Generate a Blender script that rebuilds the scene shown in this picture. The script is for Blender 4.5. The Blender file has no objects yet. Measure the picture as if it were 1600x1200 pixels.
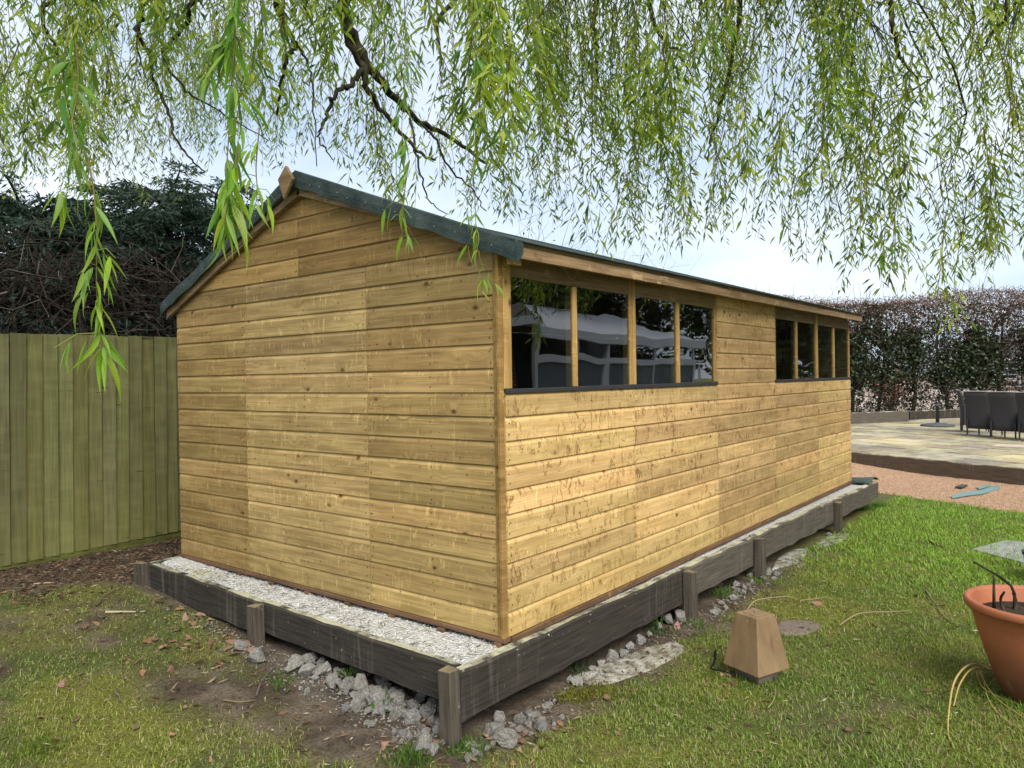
import bpy, bmesh, math, random
import numpy as np
from mathutils import Vector, Matrix

random.seed(7); rng = np.random.default_rng(11)
sc = bpy.context.scene
col = sc.collection
PI = math.pi

# ------------------------------------------------------------------ camera
CAM = np.array([2.2822, -2.8205, 1.2715]); YAW, PIT, ROL, FPX = -0.6665, -0.0083, -0.0156, 1159.4
_fw = np.array([math.sin(YAW)*math.cos(PIT), math.cos(YAW)*math.cos(PIT), math.sin(PIT)])
_r = np.array([math.cos(YAW), -math.sin(YAW), 0.0]); _u = np.cross(_r, _fw)
_r2 = _r*math.cos(ROL) + _u*math.sin(ROL); _u2 = -_r*math.sin(ROL) + _u*math.cos(ROL)
cd = bpy.data.cameras.new('camera'); cam = bpy.data.objects.new('camera', cd); col.objects.link(cam)
cam.matrix_world = Matrix(((_r2[0], _u2[0], -_fw[0], CAM[0]), (_r2[1], _u2[1], -_fw[1], CAM[1]), (_r2[2], _u2[2], -_fw[2], CAM[2]), (0, 0, 0, 1)))
cd.sensor_width = 36; cd.sensor_fit = 'HORIZONTAL'; cd.lens = FPX/1600*36; cd.clip_start = 0.05; cd.clip_end = 2000
sc.camera = cam

def un(u, v, z=None, x=None, y=None, d=None):
    """photo pixel -> point on the plane z/x/y or at depth d"""
    D = _fw + _r2*(u-800)/FPX - _u2*(v-600)/FPX
    if z is not None: t = (z-CAM[2])/D[2]
    elif x is not None: t = (x-CAM[0])/D[0]
    elif y is not None: t = (y-CAM[1])/D[1]
    else: t = d
    return CAM + D*t

# ------------------------------------------------------------------ world, sun, exposure
SUN_AZ, SUN_EL = math.radians(122), math.radians(46)     # azimuth from +Y towards +X
w = bpy.data.worlds.new('World'); sc.world = w; w.use_nodes = True
nt = w.node_tree; nt.nodes.clear()
def wn(t, **k):
    n = nt.nodes.new(t)
    for a, b in k.items(): setattr(n, a, b)
    return n
out = wn('ShaderNodeOutputWorld'); bg = wn('ShaderNodeBackground'); bg.inputs['Strength'].default_value = 0.1
sky = wn('ShaderNodeTexSky', sky_type='NISHITA', sun_disc=False, sun_elevation=SUN_EL, sun_rotation=SUN_AZ)
tc = wn('ShaderNodeTexCoord'); mp = wn('ShaderNodeMapping'); mp.inputs['Scale'].default_value = (1.0, 1.0, 2.6)
nz = wn('ShaderNodeTexNoise'); nz.inputs['Scale'].default_value = 2.3; nz.inputs['Detail'].default_value = 6; nz.inputs['Roughness'].default_value = .55
rp = wn('ShaderNodeValToRGB'); rp.color_ramp.elements[0].position = .36; rp.color_ramp.elements[1].position = .66
rp.color_ramp.elements[0].color = (1.9, 2.32, 2.9, 1); rp.color_ramp.elements[1].color = (3.2, 3.32, 3.48, 1)
mx = wn('ShaderNodeMix', data_type='RGBA'); mx.inputs['Factor'].default_value = .86
L = nt.links.new
L(tc.outputs['Generated'], mp.inputs['Vector']); L(mp.outputs[0], nz.inputs['Vector']); L(nz.outputs['Fac'], rp.inputs['Fac'])
L(sky.outputs[0], mx.inputs['A']); L(rp.outputs[0], mx.inputs['B']); L(mx.outputs['Result'], bg.inputs['Color']); L(bg.outputs[0], out.inputs['Surface'])

sd = bpy.data.lights.new('sun', 'SUN'); sd.energy = 1.5; sd.angle = math.radians(40); sd.color = (1.0, .955, .88)
so = bpy.data.objects.new('sun', sd); col.objects.link(so)
sdir = Vector((math.sin(SUN_AZ)*math.cos(SUN_EL), math.cos(SUN_AZ)*math.cos(SUN_EL), math.sin(SUN_EL)))
so.rotation_euler = sdir.to_track_quat('Z', 'Y').to_euler(); so.location = (8, -4, 12)
sc.view_settings.view_transform = 'Standard'; sc.view_settings.look = 'None'; sc.view_settings.gamma = 1
sc.view_settings.exposure = 1.72

# ------------------------------------------------------------------ helpers
def link(o, parent=None):
    col.objects.link(o)
    if parent is not None: o.parent = parent
    return o
def tag(o, label, cat, group=None):
    o['label'] = label; o['category'] = cat
    if group: o['group'] = group
    return o
def thing(name, label, cat, loc=(0, 0, 0), rz=0, group=None):
    o = link(bpy.data.objects.new(name, None)); o.location = [float(t) for t in loc]; o.rotation_euler = (0, 0, rz)
    return tag(o, label, cat, group)
def kind(o, k): o['kind'] = k; return o
def me_from(name, V, F, mat=None, smooth=False):
    m = bpy.data.meshes.new(name)
    if isinstance(F, np.ndarray):
        V = np.ascontiguousarray(V, dtype=np.float32); n, k = F.shape
        m.vertices.add(len(V)); m.vertices.foreach_set('co', V.ravel())
        m.loops.add(n*k); m.loops.foreach_set('vertex_index', np.ascontiguousarray(F, dtype=np.int32).ravel())
        m.polygons.add(n); m.polygons.foreach_set('loop_start', np.arange(0, n*k, k, dtype=np.int32))
        m.update(calc_edges=True); m.validate()
    else:
        m.from_pydata([tuple(map(float, v)) for v in V], [], F); m.update()
    if mat: m.materials.append(mat)
    if smooth: m.polygons.foreach_set('use_smooth', np.ones(len(m.polygons), bool))
    return m
def obj(name, V, F, mat=None, parent=None, smooth=False, loc=None):
    o = link(bpy.data.objects.new(name, me_from(name, V, F, mat, smooth)), parent)
    if loc is not None: o.location = [float(t) for t in loc]
    return o
def set_col(me, C):
    a = me.color_attributes.new('col', 'FLOAT_COLOR', 'POINT')
    C = np.asarray(C, dtype=np.float32)
    if C.shape[1] == 3: C = np.concatenate([C, np.ones((len(C), 1), np.float32)], 1)
    a.data.foreach_set('color', C.ravel())
class MB:
    def __init__(s): s.V = []; s.F = []
    def add(s, V, F):
        b = len(s.V); s.V += [tuple(v) for v in V]; s.F += [tuple(i+b for i in f) for f in F]; return s
    def box(s, x0, x1, y0, y1, z0, z1, M=None):
        V = [(x, y, z) for x in (x0, x1) for y in (y0, y1) for z in (z0, z1)]
        if M is not None: V = [tuple(M @ Vector(v)) for v in V]
        return s.add(V, [(0, 1, 3, 2), (4, 6, 7, 5), (0, 4, 5, 1), (2, 3, 7, 6), (0, 2, 6, 4), (1, 5, 7, 3)])
    def tube(s, P, R, n=6, caps=True):
        V, F = tube(P, R, n); F = [tuple(f) for f in F]
        if caps: F += [tuple(range(n))[::-1], tuple(range(len(V)-n, len(V)))]
        return s.add(V, F)
    def lathe(s, prof, n=28, c=(0, 0, 0)):
        V = []; F = []
        for r, z in prof:
            V += [(c[0]+r*math.cos(2*PI*i/n), c[1]+r*math.sin(2*PI*i/n), c[2]+z) for i in range(n)]
        for k in range(len(prof)-1):
            for i in range(n): F.append((k*n+i, k*n+(i+1) % n, (k+1)*n+(i+1) % n, (k+1)*n+i))
        return s.add(V, F)
    def build(s, name, mat, parent=None, smooth=False, bevel=0, loc=None):
        o = obj(name, s.V, s.F, mat, parent, smooth, loc)
        if bevel:
            b = o.modifiers.new('bevel', 'BEVEL'); b.width = bevel; b.segments = 2; b.limit_method = 'ANGLE'
        return o
def tube(P, R, n=5):
    P = np.asarray(P, float); k = len(P)
    R = np.broadcast_to(np.asarray(R, float), (k,)) if np.ndim(R) else np.full(k, float(R))
    T = np.gradient(P, axis=0); T /= np.linalg.norm(T, axis=1)[:, None]+1e-9
    ref = np.array([0.31, .87, .38]) if abs(T[0] @ np.array([0.31, .87, .38])) < .9 else np.array([1., 0, 0])
    A = np.cross(T, ref); A /= np.linalg.norm(A, axis=1)[:, None]+1e-9; B = np.cross(T, A)
    an = np.arange(n)*2*PI/n
    V = P[:, None, :] + R[:, None, None]*(np.cos(an)[None, :, None]*A[:, None, :]+np.sin(an)[None, :, None]*B[:, None, :])
    i = np.arange(k-1)[:, None]*n; j = np.arange(n)[None, :]
    F = np.stack([i+j, i+(j+1) % n, i+n+(j+1) % n, i+n+j], -1).reshape(-1, 4)
    return V.reshape(-1, 3), F
class Bulk:                      # numpy collector of quads
    def __init__(s): s.V = []; s.F = []; s.C = []; s.n = 0
    def tube(s, P, R, n=3, c=(1, 1, 1)):
        V, F = tube(P, R, n); s.V.append(V); s.F.append(F+s.n); s.C.append(np.tile(np.asarray(c, float), (len(V), 1))); s.n += len(V)
    def build(s, name, mat, parent=None, smooth=True, loc=None):
        V = np.concatenate(s.V)
        if loc is not None: V = V-np.asarray(loc)[None]*0
        o = obj(name, V, np.concatenate(s.F), mat, parent, smooth); set_col(o.data, np.concatenate(s.C)); return o
def unit(v): return v/(np.linalg.norm(v, axis=-1, keepdims=True)+1e-9)
class Leaves:                    # numpy collector of two-triangle folded leaves
    def __init__(s): s.V = []; s.C = []
    def add(s, P, D, Ln, W, C, fold=.35, droop=.0):
        P = np.asarray(P, float); n = len(P); D = unit(np.asarray(D, float)); Ln = np.broadcast_to(Ln, (n,))[:, None]; W = np.broadcast_to(W, (n,))[:, None]
        S = unit(np.cross(D, rng.normal(size=(n, 3)))); Nn = np.cross(D, S)
        mid = P+D*Ln*.42
        tip = P+D*Ln+np.array([0, 0, -1.])*Ln*droop
        s.V.append(np.stack([P, mid+S*W*.5+Nn*W*fold, tip, mid-S*W*.5+Nn*W*fold], 1).reshape(-1, 3))
        s.C.append(np.repeat(np.broadcast_to(C, (n, 3)), 4, 0))
    def build(s, name, mat, parent=None):
        V = np.concatenate(s.V); n = len(V)//4; b = np.arange(n)[:, None]*4
        F = np.concatenate([b+np.array([[0, 1, 2]]), b+np.array([[0, 2, 3]])], 0)
        o = obj(name, V, F, mat, parent); set_col(o.data, np.concatenate(s.C)); return o
# value noise for masks
_tab = rng.random((256, 256))
def vn(x, y):
    xi = np.floor(x).astype(int); yi = np.floor(y).astype(int); fx = x-xi; fy = y-yi
    fx = fx*fx*(3-2*fx); fy = fy*fy*(3-2*fy); g = lambda a, b: _tab[a % 256, b % 256]
    return (g(xi, yi)*(1-fx)+g(xi+1, yi)*fx)*(1-fy)+(g(xi, yi+1)*(1-fx)+g(xi+1, yi+1)*fx)*fy
def fbm(x, y, o=4):
    x = np.asarray(x, float); y = np.asarray(y, float); s = 0; a = .5
    for k in range(o): s = s+a*vn(x*2**k+17*k, y*2**k+31*k); a *= .5
    return s/(1-.5**o)
def smooth(a, b, x): t = np.clip((x-a)/(b-a), 0, 1); return t*t*(3-2*t)

# ------------------------------------------------------------------ materials
class M:
    def __init__(s, name, rough=.85, spec=.25):
        s.m = bpy.data.materials.new(name); s.m.use_nodes = True; s.t = s.m.node_tree; s.b = s.t.nodes['Principled BSDF']
        s.b.inputs['Roughness'].default_value = rough; s.b.inputs['Specular IOR Level'].default_value = spec
        s._c = None
    def n(s, ty, ins=None, **k):
        n = s.t.nodes.new(ty)
        for a, b in k.items(): setattr(n, a, b)
        for a, b in (ins or {}).items(): s.put(n.inputs[a], b)
        return n
    def put(s, sock, v):
        if isinstance(v, bpy.types.NodeSocket): s.t.links.new(v, sock)
        elif isinstance(v, bpy.types.Node): s.t.links.new(v.outputs[0], sock)
        else: sock.default_value = v
    def obj(s): return s.n('ShaderNodeTexCoord').outputs['Object']
    def pos(s): return s.n('ShaderNodeNewGeometry').outputs['Position']
    def nrm(s): return s.n('ShaderNodeNewGeometry').outputs['Normal']
    def info(s): return s.n('ShaderNodeObjectInfo')
    def map(s, v, sc=(1, 1, 1), loc=(0, 0, 0)): return s.n('ShaderNodeMapping', {'Vector': v, 'Scale': sc, 'Location': loc}).outputs[0]
    def noise(s, v, scale=5, detail=4, rough=.55, dist=0): return s.n('ShaderNodeTexNoise', {'Vector': v, 'Scale': scale, 'Detail': detail, 'Roughness': rough, 'Distortion': dist}).outputs['Fac']
    def voro(s, v, scale=5, out='Distance', **k): return s.n('ShaderNodeTexVoronoi', {'Vector': v, 'Scale': scale}, **k).outputs[out]
    def math(s, op, a, b=0.0, c=0.0, clamp=False): return s.n('ShaderNodeMath', {0: a, 1: b, 2: c}, operation=op, use_clamp=clamp).outputs[0]
    def vmath(s, op, a, b): return s.n('ShaderNodeVectorMath', {0: a, 1: b}, operation=op).outputs[0]
    def ramp(s, f, *st):
        r = s.n('ShaderNodeValToRGB', {'Fac': f}); e = r.color_ramp.elements
        while len(e) < len(st): e.new(.5)
        for q, (p, c) in zip(e, st): q.position = p; q.color = (c, c, c, 1) if not hasattr(c, '__len__') else (*c, 1)
        return r.outputs['Color']
    def mix(s, f, a, b, blend='MIX'):
        q = lambda c: (*c, 1) if isinstance(c, tuple) and len(c) == 3 else c
        n = s.n('ShaderNodeMix', data_type='RGBA', blend_type=blend)
        s.put(n.inputs['Factor'], f); s.put(n.inputs['A'], q(a)); s.put(n.inputs['B'], q(b)); return n.outputs['Result']
    def attr(s): return s.n('ShaderNodeAttribute', attribute_name='col').outputs['Color']
    def color(s, c): s.put(s.b.inputs['Base Color'], (*c, 1) if isinstance(c, tuple) and len(c) == 3 else c); return s
    def bump(s, h, strength=.4, dist=.01): s.put(s.b.inputs['Normal'], s.n('ShaderNodeBump', {'Height': h, 'Strength': strength, 'Distance': dist}).outputs[0]); return s
    def sep(s, v, i): return s.n('ShaderNodeSeparateXYZ', {0: v}).outputs[i]

def wood(name, base, dark, knot=(.10, .045, .012), streak=.0, streakcol=(.22, .10, .03), grain=(1.0, 1, 46), green=0.0, rough=.75):
    m = M(name, rough, .2); oi = m.info()
    off = m.n('ShaderNodeCombineXYZ', {0: m.math('MULTIPLY', oi.outputs['Random'], 61.0), 1: m.math('MULTIPLY', oi.outputs['Random'], 17.0), 2: m.math('MULTIPLY', oi.outputs['Random'], 29.0)}).outputs[0]
    v = m.vmath('ADD', m.obj(), off)
    flat = m.map(v, (1, 0.001, 1))
    kd = m.voro(m.map(v, (1, .001, 1.5)), 4.6)
    kf = m.ramp(kd, (.0, 1.0), (.33, 0.0))
    warp = m.n('ShaderNodeCombineXYZ', {0: 0.0, 1: 0.0, 2: m.math('MULTIPLY', kf, .05)}).outputs[0]
    v2 = m.vmath('ADD', v, warp)
    g = m.noise(m.map(v2, grain), 2.0, 7, .62, .35)
    g2 = m.noise(m.map(v2, (.8, 1, 13) if grain[2] > 2 else (1, 13, .8)), 2.4, 4, .5, .6)
    br = m.noise(m.map(v, (1.4, 1, 5)), 2.2, 3)
    c = m.mix(m.ramp(g, (.30, 0.), (.68, 1.)), dark, base)
    c = m.mix(m.ramp(g2, (.42, 0.), (.60, .55)), c, tuple(t*.72 for t in dark))
    c = m.mix(m.ramp(br, (.45, 0.), (.75, .5)), c, tuple(min(1, t*1.25) for t in base))
    if streak:
        sn = m.noise(m.map(v, (3.0, 1, 1.25)), 6.0, 3, .6, 1.5)
        band = m.ramp(sn, (.56, 0.), (.588, 1.), (.603, 1.), (.66, 0.))
        gate = m.ramp(m.noise(m.map(v, (1.3, 1, 3.0)), 3.1, 2), (.40, 0.), (.54, 1.))
        c = m.mix(m.math('MULTIPLY', m.math('MULTIPLY', band, gate), streak), c, streakcol)
    elif grain[2] > 2:
        sn = m.noise(m.map(v, (3.2, 1, .7)), 4.5, 2, .5, .5)
        c = m.mix(m.math('MULTIPLY', m.ramp(sn, (.64, 0.), (.66, 1.), (.68, 0.)), .45), c, tuple(min(1, t*1.35) for t in base))
    fine = m.noise(m.map(v2, tuple(t*2.2 if t > 2 else t for t in grain)), 3.0, 3, .6)
    c = m.mix(m.ramp(fine, (.40, .0), (.62, .34)), c, tuple(t*.6 for t in dark))
    tick = m.noise(m.map(v, (7.5, 1, 1.1)), 6.0, 2, .5, .25)
    tg = m.ramp(m.noise(m.map(v, (1.1, 1, 4.0), (3, 1, 7)), 4.0, 2), (.47, 0.), (.60, 1.)) if grain[2] > 2 else 0.0
    c = m.mix(m.math('MULTIPLY', m.ramp(tick, (.60, 0.), (.625, 1.), (.64, 1.), (.66, 0.)), m.math('MULTIPLY', tg, .6)), c, tuple(min(1, t*1.45) for t in base))
    c = m.mix(m.math('MULTIPLY', m.ramp(tick, (.335, 0.), (.355, 1.), (.365, 1.), (.385, 0.)), m.math('MULTIPLY', tg, .55)), c, tuple(t*.45 for t in dark))
    kd2 = m.voro(m.map(v, (1, .001, 1.3), (4, 0, 9)), 10.5)
    c = m.mix(m.ramp(kd2, (.045, .8), (.08, .25), (.11, 0.)), c, knot)
    c = m.mix(m.ramp(kd, (.05, .92), (.085, .35), (.13, 0.)), c, knot)
    c = m.mix(1.0, c, oi.outputs['Color'], 'MULTIPLY')
    rv = m.n('ShaderNodeMapRange', {'Value': oi.outputs['Random'], 'To Min': .80, 'To Max': 1.14}).outputs[0]
    c = m.mix(1.0, c, m.n('ShaderNodeCombineXYZ', {0: rv, 1: rv, 2: rv}).outputs[0], 'MULTIPLY')
    if green:
        z = m.sep(m.pos(), 2); gm = m.math('MULTIPLY', m.ramp(m.math('ADD', z, m.math('MULTIPLY', m.noise(m.pos(), 3, 4), .35)), (.18, 1.), (.62, 0.)), green)
        c = m.mix(gm, c, (.23, .235, .04))
    m.color(c); m.bump(m.math('ADD', g, m.math('MULTIPLY', fine, .6)), .35, .004); return m.m

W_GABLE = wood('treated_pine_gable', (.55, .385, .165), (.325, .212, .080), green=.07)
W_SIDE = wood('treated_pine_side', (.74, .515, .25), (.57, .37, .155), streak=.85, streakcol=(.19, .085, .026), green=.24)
W_POST = wood('treated_pine_post', (.52, .335, .125), (.34, .20, .065))
W_HEAD = wood('weathered_pine_fascia', (.31, .22, .12), (.17, .11, .06))
W_RAW = wood('red_brown_bearer', (.20, .115, .062), (.11, .062, .034))
W_FENCE = wood('green_treated_fence', (.205, .198, .082), (.135, .130, .048), knot=(.03, .025, .008), grain=(1, 46, 1.0), green=.12)
W_GRAVB = wood('mossy_gravel_board', (.12, .13, .03), (.06, .06, .015))

def sleeper_mat(name, base, dark, lich, gr=(1.2, 1.2, 22)):
    m = M(name, .9, .15); v = m.obj(); oi = m.info()
    v = m.vmath('ADD', v, m.n('ShaderNodeCombineXYZ', {0: m.math('MULTIPLY', oi.outputs['Random'], 23.), 1: 0., 2: m.math('MULTIPLY', oi.outputs['Random'], 7.)}).outputs[0])
    g = m.noise(m.map(v, gr), 3, 6, .6)
    c = m.mix(m.ramp(g, (.3, 0.), (.7, 1.)), dark, base)
    st = m.noise(m.map(v, (9, 9, .8)), 2.0, 4, .6)           # vertical lime runs
    gate = m.ramp(m.noise(v, 1.1, 3), (.46, 0.), (.62, 1.))
    c = m.mix(m.math('MULTIPLY', m.math('MULTIPLY', m.ramp(st, (.52, 0.), (.72, .7)), gate), .42), c, (.34, .32, .27))
    bl = m.noise(v, 26, 3)
    c = m.mix(m.ramp(bl, (.66, 0.), (.74, .6)), c, (.30, .29, .25))
    up = m.ramp(m.sep(m.nrm(), 2), (.6, 0.), (.9, 1.))
    li = m.ramp(m.noise(v, 7, 6, .65), (.38, 0.), (.56, 1.))
    c = m.mix(m.math('MULTIPLY', m.math('MULTIPLY', up, li), .97), c, lich)
    m.color(c); m.bump(m.math('ADD', g, bl), .5, .006); return m.m
SLEEP = sleeper_mat('old_sleeper', (.066, .055, .044), (.026, .022, .019), (.42, .40, .27))
SLEEP2 = sleeper_mat('grey_sleeper', (.15, .128, .10), (.062, .054, .045), (.44, .42, .28))
POSTM = sleeper_mat('sleeper_post', (.125, .105, .08), (.055, .044, .034), (.22, .17, .09), (20, 20, 1.3))

m = M('roof_felt', .9, .2); n1 = m.noise(m.pos(), 190, 3); c = m.mix(m.ramp(m.noise(m.pos(), 6, 5, .65), (.35, 0.), (.68, 1.)), (.024, .040, .040), (.075, .098, .094)); c = m.mix(m.ramp(n1, (.55, 0.), (.7, .5)), c, (.13, .16, .15)); m.color(c); m.bump(m.math('ADD', n1, m.math('MULTIPLY', m.noise(m.pos(), 14, 3), 1.5)), .8, .006); FELT = m.m
m = M('black_trim', .5, .4); m.color(m.mix(m.noise(m.obj(), 8, 3), (.018, .018, .02), (.05, .05, .055))); TRIM = m.m
m = M('nail_steel', .6, .5); m.color((.17, .19, .19)); NAIL = m.m
m = M('rusted_nail', .7, .3); m.color((.06, .03, .012)); RUST = m.m
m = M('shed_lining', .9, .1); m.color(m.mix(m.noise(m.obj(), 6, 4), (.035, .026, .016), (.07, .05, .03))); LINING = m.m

def glass(name, wav=.5, ior=1.85, tint=(.80, .83, .84)):
    m = M(name); t = m.t; o = t.nodes['Material Output']; t.nodes.remove(m.b)
    v = m.vmath('ADD', m.obj(), m.n('ShaderNodeCombineXYZ', {0: m.math('MULTIPLY', m.info().outputs['Random'], 9.)}).outputs[0])
    h = m.noise(m.map(v, (1.6, 1, 1.0)), 1.5, 1.2, .4)
    bm_ = m.n('ShaderNodeBump', {'Height': h, 'Strength': wav, 'Distance': .05}).outputs[0]
    fr = m.n('ShaderNodeFresnel', {'IOR': ior, 'Normal': bm_}).outputs[0]; fr = m.math('MULTIPLY', fr, m.math('SUBTRACT', 1.0, m.n('ShaderNodeNewGeometry').outputs['Backfacing']))
    gl = m.n('ShaderNodeBsdfGlossy', {'Roughness': .012, 'Normal': bm_, 'Color': (.95, .97, 1, 1)}); tr = m.n('ShaderNodeBsdfTransparent', {'Color': (*tint, 1)})
    ms = m.n('ShaderNodeMixShader', {0: fr, 1: tr.outputs[0], 2: gl.outputs[0]}); t.links.new(ms.outputs[0], o.inputs['Surface']); return m.m
GLASS = glass('window_acrylic', .075, 2.35, (.62, .66, .68))
CGLASS = glass('conservatory_glass', .02, 1.5, (.92, .94, .95))
HGLASS = glass('house_glass', .02, 1.6, (.35, .37, .38))

def leaf_mat(name, trans=.45, rough=.5, src=None):
    m = M(name, rough, .35); t = m.t; o = t.nodes['Material Output']
    c = m.attr() if src is None else src(m)
    m.color(c); tl = m.n('ShaderNodeBsdfTranslucent', {'Color': m.mix(1.0, c, (1.15, 1.25, .55), 'MULTIPLY')})
    ms = m.n('ShaderNodeMixShader', {0: trans, 1: m.b.outputs[0], 2: tl.outputs[0]}); t.links.new(ms.outputs[0], o.inputs['Surface']); return m.m
LEAF = leaf_mat('willow_leaf', .58); GRASSM = leaf_mat('grass_blade', .35, .6); CONI = leaf_mat('conifer_spray', .15, .7); IVY = leaf_mat('ivy_leaf', .15, .45)
LEAFO = leaf_mat('willow_leaf_single', .5, .42, lambda m: m.mix(1.0, m.mix(m.ramp(m.noise(m.obj(), 30, 2), (.3, 0.), (.7, 1.)), (.16, .29, .045), (.25, .40, .065)), m.info().outputs['Color'], 'MULTIPLY'))
m = M('bark', .9, .1); g = m.noise(m.map(m.pos(), (1, 1, .35)), 26, 5); m.color(m.mix(m.ramp(g, (.35, 0.), (.65, 1.)), (.018, .015, .011), (.07, .06, .042))); m.bump(g, .6, .01); BARK = m.m
m = M('twig', .85, .15); m.color(m.attr()); TWIG = m.m
m = M('litter', .9, .1); m.color(m.attr()); LITTER = m.m

# ------------------------------------------------------------------ the setting: lawn
PL0 = np.array([.045, -.372]); PL1 = np.array([.222, 6.80]); PLL = np.array([-3.12, -.245])     # outer corners of the shed base
def gz(x, y):
    x = np.asarray(x, float); y = np.asarray(y, float)
    b = -.355+.05*np.clip(-x, 0, 3.4)+.022*(fbm(x*1.3+9, y*1.3+4)-.5)+.015*(fbm(x*6, y*6)-.5)*(np.hypot(x-1, y-1) < 14)
    return b
def soil(x, y):
    """0 grass .. 1 bare soil/litter"""
    x = np.asarray(x, float); y = np.asarray(y, float)
    n = fbm(x*1.7+3, y*1.7+8, 5); nf = fbm(x*5+40, y*5+2, 4)
    s = smooth(.54, .68, n)*.55
    e = lambda u, v, z, rx, ry: np.exp(-(((x-un(u, v, z=z)[0])/rx)**2+((y-un(u, v, z=z)[1])/ry)**2))
    s = s+1.0*e(330, 1080, -.28, .55, .33)+.9*e(480, 1050, -.3, .55, .22)+.8*e(560, 1130, -.33, .4, .2)
    s = s+1.3*smooth(-3.3, -4.2, x)*smooth(-1.4, -.4, y)                               # litter under the fence
    df = -.30-.04*(x+0)-y                                                              # distance in front of the front edging
    s = s+1.1*smooth(.26, .03, df+.25*(nf-.5))*(x < .15)*(y > -1.2)
    dl = x-(.05+.0246*(y+.37))
    s = s+1.1*smooth(.42, .06, dl+.5*(nf-.5))*(y < 5.6)*(y > -.6)*(x > 0)
    s = s+.9*e(1240, 978, -.35, .16, .13)+.6*e(1385, 1100, -.35, .16, .12)+.55*e(1300, 1130, -.35, .2, .25)
    s = s+.45*smooth(-.6, -2.6, x)*(.4+n)
    s = s-.7*e(330, 960, -.26, .6, .22)-.6*e(150, 1120, -.26, .7, .3)                  # mossy patches left
    s = s*(.55+.9*nf)
    s = s*(1-.75*smooth(2.6, 4.2, y+x*.2))                                             # greener towards the gravel
    return np.clip(s, 0, 1)
ax = np.concatenate([[-400, -150, -60, -30, -16, -11], np.arange(-8, 6.01, .05), [7, 9, 12, 18, 30, 60, 150, 400]])
ay = np.concatenate([[-400, -150, -60, -30, -14, -8], np.arange(-5, 9.51, .05), [10.5, 12, 15, 20, 30, 60, 150, 400]])
X, Y = np.meshgrid(ax, ay); nx, ny = len(ax), len(ay)
Z = gz(X, Y)
Z = np.where((Y > 12) & (Y < 400), -.42, Z)
Z = np.where((X > 30) | (X < -30) | (Y < -30), -.42, Z)
V = np.stack([X, Y, Z], -1).reshape(-1, 3)
i = (np.arange(ny-1)[:, None]*nx+np.arange(nx-1)[None]).reshape(-1, 1)
F = i+np.array([[0, 1, nx+1, nx]])
S = soil(X, Y).reshape(-1, 1); N1 = fbm(X*2.3+70, Y*2.3+11).reshape(-1, 1); N2 = fbm(X*9+7, Y*9+1).reshape(-1, 1)
moss = np.array([.21, .215, .045]); turf = np.array([.13, .165, .038]); dry = np.array([.20, .155, .075]); earth = np.array([.105, .080, .057]); earth2 = np.array([.19, .15, .11])
G = turf+(moss-turf)*smooth(.4, .6, N1); G = G+(dry-G)*smooth(.55, .75, N2)*.55
E_ = earth+(earth2-earth)*smooth(.4, .65, N2)
GC = G*(1-S)+E_*S
m = M('lawn_soil', .95, .1); a = m.attr(); nn = m.noise(m.pos(), 55, 6, .7); n3 = m.noise(m.pos(), 210, 3, .6)
c = m.mix(1.0, a, m.ramp(nn, (.25, .45), (.75, 1.55)), 'MULTIPLY'); c = m.mix(m.ramp(n3, (.66, 0.), (.74, .6)), c, (.20, .16, .09))
m.color(c); m.bump(m.math('ADD', nn, m.math('MULTIPLY', n3, .5)), .9, .03)
lawn = kind(obj('lawn', V, F, m.m, smooth=True), 'structure'); set_col(lawn.data, GC)

# gravel strip, patio base, drive beyond the hedge
GA, GB = np.array([.03, 8.02]), np.array([1.63, 7.38]); gdir = (GB-GA)/np.linalg.norm(GB-GA)
PA, PB = np.array([-1.03, 10.85]), np.array([1.50, 9.62]); pdir = (PB-PA)/np.linalg.norm(PB-PA); pnor = np.array([-pdir[1], pdir[0]])
def strip(a0, a1, b0, b1, nu, nv, zf):
    U = np.linspace(0, 1, nu); T = np.linspace(0, 1, nv); V = []
    for t in T:
        p = a0+(b0-a0)*t; q = a1+(b1-a1)*t
        V.append(p[None]+(q-p)[None]*U[:, None])
    V = np.concatenate(V); i = (np.arange(nv-1)[:, None]*nu+np.arange(nu-1)[None]).reshape(-1, 1)
    return np.c_[V, zf(V[:, 0], V[:, 1])], i+np.array([[0, 1, nu+1, nu]])
V, F = strip(GA-gdir*4.5, GA+gdir*7, PA-pdir*4.5, PA+pdir*7, 150, 60, lambda x, y: np.maximum(gz(x, y), -.362)+.012+.012*fbm(x*9, y*9))
# ragged lawn edge
edge = np.arange(150); V[edge, 0] += .10*(fbm(edge*.23, edge*0+3)-.5); V[edge, 1] += .35*(fbm(edge*.19, edge*0+5)-.5); V[edge, 2] -= .05
m = M('pink_gravel', .9, .2); vc = m.voro(m.pos(), 55, 'Color'); vd = m.voro(m.pos(), 55)
c = m.ramp(m.sep(vc, 0), (.0, (.30, .14, .06)), (.3, (.56, .32, .18)), (.6, (.66, .43, .27)), (.85, (.72, .56, .41)), (1., (.38, .23, .14)))
m.color(m.mix(m.ramp(vd, (.3, 0.), (.65, .6)), c, (.26, .14, .07))); m.bump(vd, 1.0, -.02)
gravel = kind(obj('gravel_path', V, F, m.m, smooth=True), 'structure'); GRAVM = m.m
PZ = -.115
def PQ(a, b): return PA+pdir*a+pnor*b

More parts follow.
